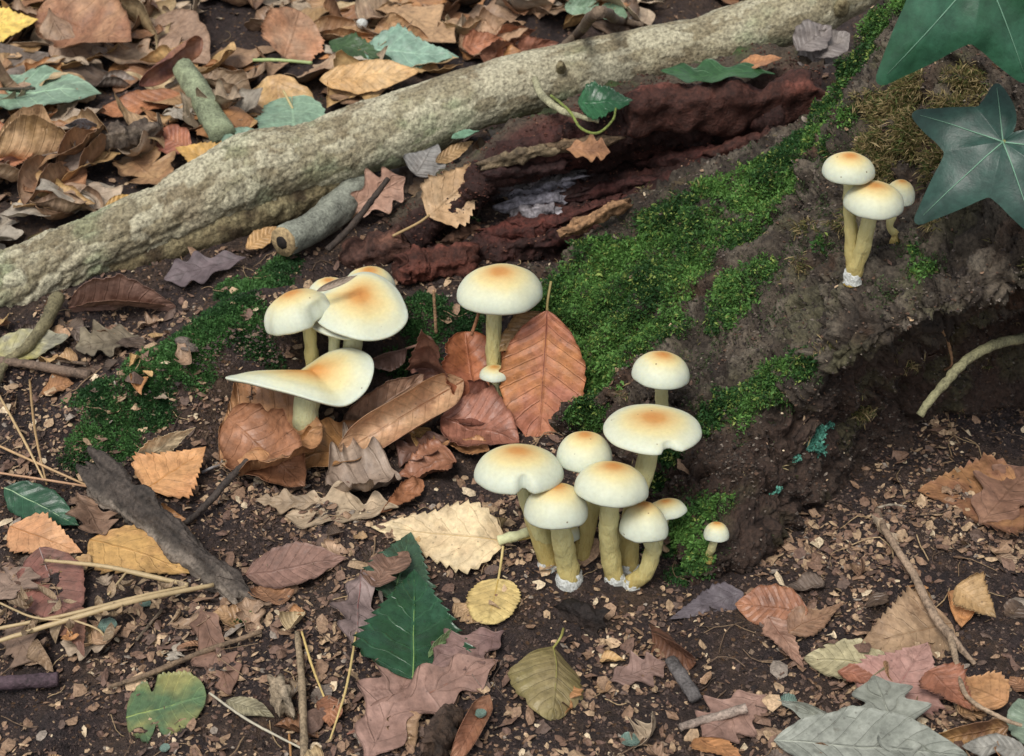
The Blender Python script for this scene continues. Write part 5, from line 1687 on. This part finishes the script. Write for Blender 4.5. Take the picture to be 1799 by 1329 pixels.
twig('pale_twig', 'pale broken twig lying over the pinkish flat leaf', [(1195, 1278, .006), (1250, 1262, .007), (1312, 1244, .007)], [7, 8, 9], '948478', cat='twig')
twig('grey_twig', 'short grey rotten twig on the soil near the curled rust leaf', [(1178, 1160, .004), (1195, 1185, .005), (1222, 1228, .004)], [11, 13, 12], '5f5a58', cat='twig', lumpy=.12)
twig('upright_stick', 'thin straight tan stick lying down the slope beside pine needles', [(522, 1112, .004), (530, 1200, .006), (535, 1345, .006)], [5, 7, 7], '8a7860', cat='stick')
twig('purple_stick', 'dark purplish stick lying on the soil', [(-30, 1202, .006), (40, 1198, .006), (102, 1194, .006)], [12, 13, 13], '4a3a40', cat='stick', ns=14, lumpy=.06)
twig('brown_twig', 'thin brown twig running up behind the mottled round leaf', [(190, 1208, .004), (260, 1185, .005), (350, 1148, .005), (460, 1110, .004)], [4, 5, 5, 4], '74604c')
twig('dark_twig', 'dark twig stub leaning on the large wet beech leaf', [(325, 920, .003), (360, 890, .006), (400, 845, .012), (435, 810, .018)], [5, 6, 7, 6], '3f3630')
twig('small_twig', 'short thin twig near the tiny seedling leaf', [(240, 1125, .002), (285, 1072, .003)], [3, 3], '6a5c4c')
twig('upright_twig', 'short pale twig standing in the moss behind the leaf heap', [(766, 585, .004), (762, 510, .205)], [3, 2.5], '9a7a5c')
twig('small_twig', 'thin brown twig beside the tall single mushroom stem', [(828, 590, .19), (842, 548, .20)], [3, 3], '9a6a4a')
ND = 'pale pine needles on the soil'
for k, (sp, lab) in enumerate([
        ([(-10, 680, .006), (40, 770, .008), (78, 845, .004)], 'long pale pine needle lying across the edge of the moss'),
        ([(52, 668, .005), (62, 760, .007), (82, 852, .004)], 'pine needle beside the long pale one at the edge of the moss'),
        ([(-10, 780, .005), (90, 825, .007), (168, 860, .004)], 'upper pale needle pointing at the bark fragment'),
        ([(-10, 830, .005), (90, 845, .006), (172, 858, .004)], 'lower pale needle pointing at the bark fragment'),
        ([(530, 1110, .004), (548, 1170, .006), (572, 1232, .004)], 'pale needle beside the thin straight stick'),
        ([(626, 1112, .004), (608, 1210, .008), (580, 1300, .004)], 'bent pale needle crossing the small rust-orange leaf'),
        ([(368, 1218, .004), (430, 1262, .006), (500, 1300, .005), (590, 1345, .004)], 'long pale split grass stem near the thin straight stick'),
        ([(508, 1290, .003), (512, 1345, .003)], 'short orange needle near the thin straight stick')]):
    twig('pine_needle', lab, sp, [2.2, 2.4, 1.8], ['b59a70', '9c7f58', 'b0906a', 'b08a6a', 'c2a86c', 'c0a870', 'b0a894', 'b08456'][k], cat='needle', group=ND, mat='stalk', ns=6)

# dried fern-like stems
ds = empty('dried_stem', gp(180, 1060, .004))
tag(ds, 'bundle of dried straw-coloured plant stems lying on rust-brown leaves', 'dried plant')
for sp, r_ in [([(-20, 1132, .010), (100, 1095, .012), (230, 1058, .012), (375, 1028, .008)], [4, 5, 5, 4]), ([(-20, 1108, .008), (120, 1080, .011), (240, 1050, .012), (330, 1030, .010)], [3, 4, 4, 3]),
               ([(80, 985, .010), (180, 995, .014), (260, 1012, .014), (330, 1028, .010)], [3, 4, 5, 4]), ([(0, 1060, .012), (60, 1085, .013), (125, 1090, .012)], [2, 2, 2]),
               ([(190, 1045, .012), (215, 1015, .012), (226, 1000, .012)], [2, 2, 1.5]), ([(130, 1090, .012), (170, 1105, .008), (186, 1120, .004)], [2, 2, 2])]:
    twig('stem', None, sp, r_, 'b09a74', parent=ds, ns=7, mat='stalk')
for k in range(34):
    t = rng.random()
    u, v = np.interp(t, [0, 1], [0, 330]) + rng.normal(0, 10), np.interp(t, [0, 1], [1110, 1035]) + rng.normal(0, 22)
    c = gp(u, v, .010)
    an = rng.uniform(0, 6.28)
    ex = np.array([math.cos(an), math.sin(an), rng.normal(0, .5)])
    ex /= np.linalg.norm(ex)
    L_ = rng.uniform(.006, .014)
    Vl, q, uvl, (nt_, ns_) = leaf_local('lance', L_, L_ * .28, k * 1.3, nt=10, ns=5, roll=rng.uniform(.5, 2), curl=rng.normal(.2, .3))
    ey = np.cross([0, 0, 1], ex); ey /= np.linalg.norm(ey); ez = np.cross(ex, ey)
    Vl = c + Vl[:, :1] * ex + Vl[:, 1:2] * ey + Vl[:, 2:3] * ez
    o_ = link('leaflet', mesh_np('leaflet', Vl, [q], uv=uvl), MATS['leaf_oak'], ds)
    o_.color = (*lin('9a8262'), 1)
    o_['tint'] = list(lin('83694c'))
    o_['gloss'] = 0.0

# bark pieces and rotten crumbs lying on the soil
chunk('bark_fragment', 'long dark decayed bark fragment lying on the soil beside the orange birch leaf',
      [gp(165, 832, .010), gp(235, 885, .012), gp(310, 950, .010), gp(425, 1050, .003)], .015, .0038, '453d37', '7d7266', seed=31, upv=(0.6, -.3, 0.3), n=180, ns=64, cat='bark', amp=1.3, taper=.3, rag=.035, fib=.93)
chunk('wood_crumb', 'dark crumbly lump of rotten wood on the pink oak leaf',
      [gp(792, 1258, .008), gp(775, 1290, .009), gp(752, 1335, .008)], .0058, .005, '3a2c22', '55443a', seed=35, cat='wood piece')
chunk('hollow_twig', 'short hollow grey twig end on bare soil',
      [gp(484, 1200, .006), gp(492, 1222, .007), gp(500, 1252, .006)], .0040, .0040, '837460', '9a8c78', seed=38, cat='twig', amp=.4)
chunk('wood_crumb', 'dark flat lump of humus on the soil below the front cluster',
      [gp(1005, 1075, .002), gp(1030, 1088, .003), gp(1060, 1098, .002)], .007, .004, '241d1a', '352b26', seed=41, cat='wood piece')
chunk('bark_stub', 'dark curled bark stub in the litter behind the branch',
      [gp(178, 250, .012), gp(220, 238, .014), gp(275, 230, .012)], .008, .008, '54483e', '75685a', seed=44, cat='bark')

# ================================================================== MOSS
def sample_surface(V, quads, dens, count, r):
    c = V[quads].mean(1)
    a, b = V[quads[:, 2]] - V[quads[:, 0]], V[quads[:, 3]] - V[quads[:, 1]]
    n = np.cross(a, b)
    ar = np.linalg.norm(n, axis=1) * .5
    n = n / (np.linalg.norm(n, axis=1)[:, None] + 1e-12)
    w = ar * dens
    w = w / w.sum()
    idx = r.choice(len(quads), count, p=w)
    q = quads[idx]
    u, v = r.random(count)[:, None], r.random(count)[:, None]
    p = (V[q[:, 0]] * (1 - u) + V[q[:, 1]] * u) * (1 - v) + (V[q[:, 3]] * (1 - u) + V[q[:, 2]] * u) * v
    return p, n[idx], idx


def tufts(P, Nn, size, cols, r, nleaf=5, spread=0.75, width=0.34, jit=0.25):
    """moss shoots: a few narrow bent leaflets each"""
    n = len(P)
    k = n * nleaf
    base = np.repeat(P, nleaf, 0)
    nn = np.repeat(Nn, nleaf, 0)
    sz = np.repeat(size, nleaf) * r.uniform(.6, 1.25, k)
    d = nn + r.normal(0, spread, (k, 3))
    d /= np.linalg.norm(d, axis=1)[:, None]
    flip = (d * nn).sum(1) < 0.05
    d[flip] = d[flip] - 1.6 * nn[flip] * (d[flip] * nn[flip]).sum(1)[:, None]
    side = np.cross(d, r.normal(0, 1, (k, 3)))
    side /= np.linalg.norm(side, axis=1)[:, None] + 1e-9
    base = base + r.normal(0, 1, (k, 3)) * (sz * .2)[:, None]
    tip = base + d * sz[:, None] + np.array([0, 0, -.12]) * sz[:, None]
    mid = base + d * (sz * .55)[:, None]
    w = (sz * width * .5)[:, None]
    V = np.stack([base, mid - side * w, tip, mid + side * w], 1).reshape(-1, 3)
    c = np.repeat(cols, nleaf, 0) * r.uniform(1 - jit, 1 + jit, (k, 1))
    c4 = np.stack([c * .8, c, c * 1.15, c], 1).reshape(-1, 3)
    q = np.arange(k)[:, None] * 4
    T = np.concatenate([q + [0, 1, 2], q + [0, 2, 3]])
    return V, T, np.clip(c4, .004, 1)


def blob_density(V, blobs, which):
    d = np.zeros(len(V))
    for b in blobs:
        u, v, r_ = b[:3]
        k = b[3] if len(b) > 3 else 1.0
        c, _ = cast(u, v, which)
        rm = r_ * pxm(c)
        d = np.maximum(d, k * np.exp(-(np.linalg.norm(V - c, axis=1) / rm) ** 2))
    return d


MR = np.random.default_rng(77)
sb_ = [(960, 530, 50), (1000, 580, 70), (1040, 500, 80), (1080, 450, 80), (1150, 400, 80), (1080, 560, 85), (1060, 650, 70), (1040, 720, 40), (1150, 490, 80), (1140, 580, 60), (1220, 400, 70), (1250, 340, 40), (1210, 470, 55, .9),
       (1330, 300, 60), (1340, 360, 65), (1370, 280, 50), (1420, 240, 52), (1460, 180, 50), (1495, 125, 46), (1300, 420, 50), (1280, 510, 50), (1270, 560, 34), (1330, 470, 40, .8), (1400, 250, 45), (1400, 320, 45, .8), (1440, 200, 42), (1480, 145, 40), (1510, 100, 40), (1540, 50, 40), (1580, 0, 40), (1450, 260, 35, .7), (1480, 210, 30, .7),
       (1255, 720, 34), (1300, 700, 42), (1350, 670, 40), (1400, 640, 36), (1240, 740, 28), (1210, 930, 42), (1240, 895, 30), (1190, 1000, 36), (1225, 985, 30), (1180, 800, 26), (1160, 850, 24), (1270, 880, 24, .7), (1630, 470, 34, .6), (1600, 440, 26, .55), (1440, 430, 30, .55)]
V = P2
fc = V[sq].mean(1)
dn = blob_density(fc, sb_, 's')
dn = np.clip(dn * 1.35 + fbm(fc, 45, 3, seed=61) * 0.45 - 0.42, 0, 1)
tone = fbm(fc, 22, 3, seed=62)
p, n_, ix = sample_surface(V, sq, dn ** 0.8, 64000, MR)
n_ = np.where(((CAM - p) * n_).sum(1)[:, None] < 0, -n_, n_)
t_ = ss(-.5, .6, tone[ix] + MR.normal(0, .25, len(ix)))[:, None]
mc = np.array(lin('2e4e28')) * (1 - t_) + np.array(lin('648c46')) * t_
yel = (MR.random(len(ix)) < .10)[:, None]
mc = np.where(yel, np.array(lin('8a9a50')), mc)
nsm = n_ * 0.6 + np.array([0, -.1, .5])
nsm /= np.linalg.norm(nsm, axis=1)[:, None]
hump = 1 + 0.5 * fbm(p, 70, 2, seed=63)
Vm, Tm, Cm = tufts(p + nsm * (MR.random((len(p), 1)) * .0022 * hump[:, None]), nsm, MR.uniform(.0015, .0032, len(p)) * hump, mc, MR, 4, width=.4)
mo = link('moss', mesh_np('stump_moss', Vm, [Tm], smooth=False, col=Cm), MATS['moss'], stump_root)
tag(mo, 'bright green cushion moss on the stump', kind='stuff')
# thin film of short dull moss creeping over the bare bark round the cushions
wb = [(b[0], b[1], b[2] * 1.7, 1.0) for b in sb_] + [(1400, 440, 60), (1340, 560, 50), (1180, 640, 50), (1250, 620, 40), (1200, 880, 50), (1260, 940, 40), (1640, 480, 50), (1560, 520, 40), (1450, 360, 40), (1240, 1010, 30)]
d4 = np.clip(blob_density(fc, wb, 's') + fbm(fc, 60, 3, seed=67) * .6 - .45, 0, 1)
p, n_, ix = sample_surface(V, sq, d4, 24000, MR)
n_ = np.where(((CAM - p) * n_).sum(1)[:, None] < 0, -n_, n_)
mc = np.array([lin('3a4c2c'), lin('4c5c38'), lin('566440'), lin('33422a')])[MR.integers(0, 4, len(ix))]
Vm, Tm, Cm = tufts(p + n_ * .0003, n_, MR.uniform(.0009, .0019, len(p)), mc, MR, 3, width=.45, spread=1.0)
mo = link('thin_moss', mesh_np('thin_moss', Vm, [Tm], smooth=False, col=Cm), MATS['moss'], stump_root)
tag(mo, 'thin film of short dull moss on the bark', kind='stuff')
# faded olive and straw-coloured moss strands high on the stump
db = [(1560, 190, 45), (1600, 240, 45), (1540, 260, 38), (1640, 290, 40, .8), (1660, 200, 40), (1590, 150, 36), (1700, 150, 40, .8), (1430, 400, 30, .5), (1560, 300, 34, .8), (1490, 380, 30, .5), (1640, 380, 30, .4), (1420, 770, 26, .5), (1520, 720, 30, .4), (1600, 640, 30, .4)]
d2 = np.clip(blob_density(fc, db, 's') * 1.2 + fbm(fc, 50, 3, seed=64) * .5 - .35, 0, 1)
p, n_, ix = sample_surface(V, sq, d2, 9000, MR)
n_ = np.where(((CAM - p) * n_).sum(1)[:, None] < 0, -n_, n_)
pick = MR.integers(0, 4, len(ix))
mc = np.array([lin('6f6a40'), lin('8a7a54'), lin('4f5a30'), lin('a08e68')])[pick]
Vm, Tm, Cm = tufts(p, n_, MR.uniform(.003, .007, len(p)), mc, MR, 3, spread=1.1, width=.13)
mo = link('dried_moss', mesh_np('dried_moss', Vm, [Tm], smooth=False, col=Cm), MATS['moss'], stump_root)
tag(mo, 'faded olive moss strands high on the stump', kind='stuff')
# blue-green lichen grains on the shaded bark
lbl = [(1435, 760, 16), (1430, 780, 15), (1440, 790, 12), (1400, 805, 8), (1365, 860, 6), (1400, 875, 6), (1455, 745, 9)]
d3 = np.clip(blob_density(fc, lbl, 's') - .35, 0, 1)
p, n_, ix = sample_surface(V, sq, d3, 420, MR)
n_ = np.where(((CAM - p) * n_).sum(1)[:, None] < 0, -n_, n_)
Vm, Tm, Cm = tufts(p + n_ * .0006, n_, MR.uniform(.0010, .0022, len(p)), np.tile(lin('5f9a88'), (len(p), 1)), MR, 4, spread=1.3, width=.9)
mo = link('lichen', mesh_np('lichen', Vm, [Tm], smooth=False, col=Cm), MATS['moss'], stump_root)
tag(mo, 'blue-green lichen grains on the shaded bark', kind='stuff')

# moss carpet on the low root and the ground behind the mushrooms
gq = gridq(len(GY), len(GX))
gc = gv[gq].mean(1)
inb = (np.abs(gc[:, 0]) < .5) & (gc[:, 1] > -.1) & (gc[:, 1] < .6)
gq2 = gq[inb]
gc2 = gc[inb]
gb = [(170, 770, 50), (210, 730, 60), (180, 690, 50), (250, 660, 60), (300, 630, 55), (270, 720, 50), (340, 600, 55), (380, 560, 55), (430, 560, 60), (420, 510, 45), (470, 500, 45), (500, 470, 35), (450, 600, 50, .8), (480, 640, 40, .6), (350, 660, 45, .7), (160, 820, 35, .8), (220, 790, 35),
      (750, 530, 40), (780, 560, 40), (730, 570, 36), (640, 560, 30, .7), (700, 640, 36, .8), (740, 620, 30), (680, 690, 30, .6), (820, 560, 36), (920, 520, 40), (960, 500, 40), (660, 520, 30, .6), (1060, 740, 40), (1090, 760, 40), (1120, 830, 30), (1180, 960, 40), (1200, 1010, 30),
      (440, 1075, 26, .5), (420, 1090, 22, .5), (1175, 15, 40), (1190, 40, 30), (30, 20, 20, .5), (720, 40, 60, .5), (850, 30, 50, .5)]
dg = np.clip(blob_density(gc2, gb, 'g') * 1.3 + fbm(gc2, 42, 3, seed=65) * .5 - .42, 0, 1)
p, n_, ix = sample_surface(gv, gq2, dg, 26000, MR)
n_ = np.where(n_[:, 2:3] < 0, -n_, n_)
t_ = ss(-.4, .7, fbm(p, 25, 3, seed=66) + MR.normal(0, .25, len(p)))[:, None]
mc = np.array(lin('284626')) * (1 - t_) + np.array(lin('527a42')) * t_
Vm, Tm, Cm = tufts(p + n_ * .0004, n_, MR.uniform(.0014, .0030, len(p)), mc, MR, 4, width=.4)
mo = link('moss', mesh_np('ground_moss', Vm, [Tm], smooth=False, col=Cm), MATS['moss'])
tag(mo, 'dark green moss carpet on the low root behind the mushrooms', 'moss', kind='stuff')

# ================================================================== SOIL CRUMBS, FLAKES, FIBRES
def grain(n, P, size, cols, r):
    """small angular crumbs: squashed random octahedra"""
    o = np.array([[1, 0, -.3], [-1, 0, -.3], [0, 1, -.3], [0, -1, -.3], [0, 0, 1.]])
    V = o[None] * r.uniform(.5, 1.2, (n, 5, 1)) * size[:, None, None]
    V = V + r.normal(0, .22, (n, 5, 3)) * size[:, None, None]
    V[:, :, 2] *= .7
    V = V + P[:, None]
    t = np.array([[0, 2, 4], [2, 1, 4], [1, 3, 4], [3, 0, 4]])
    T = (np.arange(n)[:, None, None] * 5 + t[None]).reshape(-1, 3)
    return V.reshape(-1, 3), T, np.repeat(cols, 5, 0)


def flakes(n, P, size, cols, r, tilt=.35, asp=(.35, .9)):
    """thin bent scraps of leaf and bud scale: 7-vertex fans with a raised middle"""
    k = 7
    an = np.linspace(0, 2 * math.pi, k, endpoint=False)[None] + r.uniform(0, 6.28, (n, 1))
    rad = size[:, None] * r.uniform(.7, 1.15, (n, k))
    a2 = r.uniform(0, math.pi, n)[:, None]
    asv = r.uniform(*asp, n)[:, None]
    x, y = rad * np.cos(an), rad * np.sin(an) * asv
    X, Y = x * np.cos(a2) - y * np.sin(a2), x * np.sin(a2) + y * np.cos(a2)
    g = r.normal(0, tilt, (n, 2))
    Z = X * g[:, :1] + Y * g[:, 1:] + r.normal(0, .15, (n, k)) * size[:, None]
    V = np.stack([X, Y, Z], 2)
    c = np.zeros((n, 1, 3))
    c[:, 0, 2] = r.normal(.12, .2, n) * size
    V = np.concatenate([V, c], 1) + P[:, None]
    j = np.arange(k)
    t = np.stack([np.full(k, k), j, (j + 1) % k], 1)
    T = (np.arange(n)[:, None, None] * (k + 1) + t[None]).reshape(-1, 3)
    cc = np.repeat(cols[:, None], k + 1, 1) * r.uniform(.85, 1.15, (n, k + 1, 1))
    return V.reshape(-1, 3), T, cc.reshape(-1, 3)


def ground_pts(n, r, boxes, wts):
    """random ground points inside photo-pixel boxes (projected on the plain slope)"""
    out = []
    b = r.choice(len(boxes), n, p=np.array(wts) / sum(wts))
    B_ = np.array(boxes, float)[b]
    u = r.uniform(B_[:, 0], B_[:, 1])
    v = r.uniform(B_[:, 2], B_[:, 3])
    d = FW[None] + RT[None] * ((u - CX) / FPX)[:, None] - UP[None] * ((v - CY) / FPX)[:, None]
    t = np.full(n, .8)
    for _ in range(40):
        q = CAM + d * t[:, None]
        t = t + (q[:, 2] - hq(q[:, 0], q[:, 1], GZ)) * .7 / -d[:, 2]
    return CAM + d * t[:, None]


BX = [(-80, 1880, 880, 1400), (-80, 560, 440, 880), (380, 1200, 700, 1000), (1180, 1880, 720, 1000), (-80, 1700, -60, 400), (560, 1100, 340, 560), (-700, -80, 300, 1500), (1880, 2500, 700, 1500), (-500, 2300, 1400, 1750)]
FR = np.random.default_rng(5)
n = 66000
p = ground_pts(n, FR, BX, [6, 3, 2, 2, 1.2, 1.6, 2, 1.2, 1.5])
sz = FR.uniform(.0004, .0013, n) * np.where(FR.random(n) < .06, 2.0, 1)
pal = np.array([lin('382e2b'), lin('4a3c37'), lin('5a4a42'), lin('705c4e'), lin('261f1e'), lin('8a7664')])
c = pal[FR.choice(6, n, p=[.27, .25, .18, .1, .15, .05])]
p[:, 2] += sz * .25
a_, b_, c_ = grain(n, p, sz, c, FR)
o = link('soil_crumbs', mesh_np('soil_crumbs', a_, [b_], smooth=False, col=c_), MATS['crumb'])
tag(o, 'dark soil crumbs covering the forest floor', 'soil', kind='stuff')

n = 46000
p = ground_pts(n, FR, BX, [7, 2.2, 1.6, 1.8, 1.2, .8, 2, 1.2, 1.5])
cl = fbm(p, 14, 2, seed=71)
keep = FR.random(n) < np.clip(.55 + cl * .9, .12, 1)
p = p[keep]
n = len(p)
sz = np.exp(FR.normal(math.log(.00155), .52, n))
pal = np.array([lin('a0866a'), lin('886c56'), lin('785e4e'), lin('b89c7c'), lin('6a5246'), lin('947860'), lin('cab698'), lin('5e4c42'), lin('8a7e72')])
c = pal[FR.choice(9, n, p=[.14, .18, .19, .07, .14, .12, .03, .09, .04])]
p[:, 2] = hq(p[:, 0], p[:, 1], GZ) + sz * .35
a_, b_, c_ = flakes(n, p, sz, c, FR)
o = link('leaf_flakes', mesh_np('leaf_flakes', a_, [b_], smooth=False, col=c_), MATS['flake'])
tag(o, 'tan flakes of crumbled leaves and bud scales strewn over the soil', 'leaf litter', kind='stuff')

# crumbling grains on bark and rotten wood
p, n_, ix = sample_surface(P2, sq, np.clip(.5 + fbm(fc, 30, 3, seed=74), .08, 1), 30000, FR)
sz = FR.uniform(.0005, .0014, len(p))
gp_ = np.array([lin('3c342f'), lin('524840'), lin('6a5f56'), lin('2a2320'), lin('5c4638'), lin('80756a')])
a_, b_, c_ = grain(len(p), p + np.array([0, -.0003, .0004]), sz, gp_[FR.choice(6, len(p), p=[.27, .25, .12, .18, .14, .04])], FR)
o = link('bark_grains', mesh_np('bark_grains', a_, [b_], smooth=False, col=c_), MATS['crumb'], stump_root)
tag(o, 'crumbling grains on the stump bark', kind='stuff')
lq = gridq(NL, ML)
p, n_, ix = sample_surface(LP2, lq, np.clip(.4 + fbm(LP2[lq].mean(1), 30, 3, seed=75), .05, 1), 9000, FR)
sz = FR.uniform(.0005, .0015, len(p))
gp_ = np.array([lin('4a2a22'), lin('5e3a2e'), lin('331c17'), lin('7a5644')])
a_, b_, c_ = grain(len(p), p + np.array([0, -.0003, .0004]), sz, gp_[FR.choice(4, len(p), p=[.4, .25, .25, .1])], FR)
o = link('wood_grains', mesh_np('wood_grains', a_, [b_], smooth=False, col=c_), MATS['crumb'], log_root)
tag(o, 'crumbling grains of red rotten wood', kind='stuff')

# flakes caught on the stump
dnf = np.clip(nrm_z := (np.abs(np.cross(P2[sq[:, 2]] - P2[sq[:, 0]], P2[sq[:, 3]] - P2[sq[:, 1]])[:, 2]) * 2e5), 0, 1)
p, n_, ix = sample_surface(P2, sq, dnf * np.clip(.3 + fbm(fc, 20, 2, seed=73), 0.02, 1), 620, FR)
sz = np.exp(FR.normal(math.log(.0013), .4, len(p)))
p[:, 2] += .0022
c = pal[FR.choice(9, len(p))]
a_, b_, c_ = flakes(len(p), p, sz, c, FR, tilt=.6)
o = link('bark_flakes', mesh_np('bark_flakes', a_, [b_], smooth=False, col=c_), MATS['flake'], stump_root)
tag(o, 'tan flakes caught on the stump bark', kind='stuff')

# fine rootlets and fibres
allv, allp, off, fcol = [], [], 0, []
for k in range(420):
    q = ground_pts(1, FR, BX, [6, 2, 1.5, 2, 2, 1, .5, .5, .5])[0]
    an = FR.uniform(0, 6.28)
    L_ = FR.uniform(.006, .028)
    dv = np.array([math.cos(an), math.sin(an)]) * L_
    bend = FR.normal(0, .25) * L_
    t = np.linspace(-.5, .5, 6)
    x = q[0] + dv[0] * t - dv[1] / L_ * bend * (1 - 4 * t * t)
    y = q[1] + dv[1] * t + dv[0] / L_ * bend * (1 - 4 * t * t)
    z = hq(x, y, GZ) + .0012 + FR.uniform(0, .002)
    v_, po, _ = tube(np.stack([x, y, z], 1), FR.uniform(.00018, .00045), 4, False)
    allv.append(v_)
    allp.append(po[0] + off)
    off += len(v_)
    fcol.append(np.tile(np.array([lin('8a7258'), lin('6a5644'), lin('a58c6a'), lin('4a3c32')])[FR.integers(4)], (len(v_), 1)))
o = link('rootlets', mesh_np('rootlets', np.concatenate(allv), [np.concatenate(allp)], col=np.concatenate(fcol)), MATS['flake'])
tag(o, 'fine rootlets and plant fibres strewn over the soil', 'rootlets', kind='stuff')

# tiny white puffball in the litter
pb = gp(636, 42, .012)
th = np.linspace(.02, math.pi - .02, 14)
rr = np.sin(th) * .005 * (1 + .12 * np.cos(th))
pp = np.stack([np.full(14, pb[0]), np.full(14, pb[1]), pb[2] + np.cos(th) * .0046], 1)
v_, po, _ = tube(pp, rr, 20, True, lambda V, t, a: fbm(V, 250, 2) * .0004)
o = link('puffball', mesh_np('puffball', v_ - pb, po), MATS['mycelium'], loc=pb)
tag(o, 'tiny white round puffball in the litter behind the branch', 'mushroom')
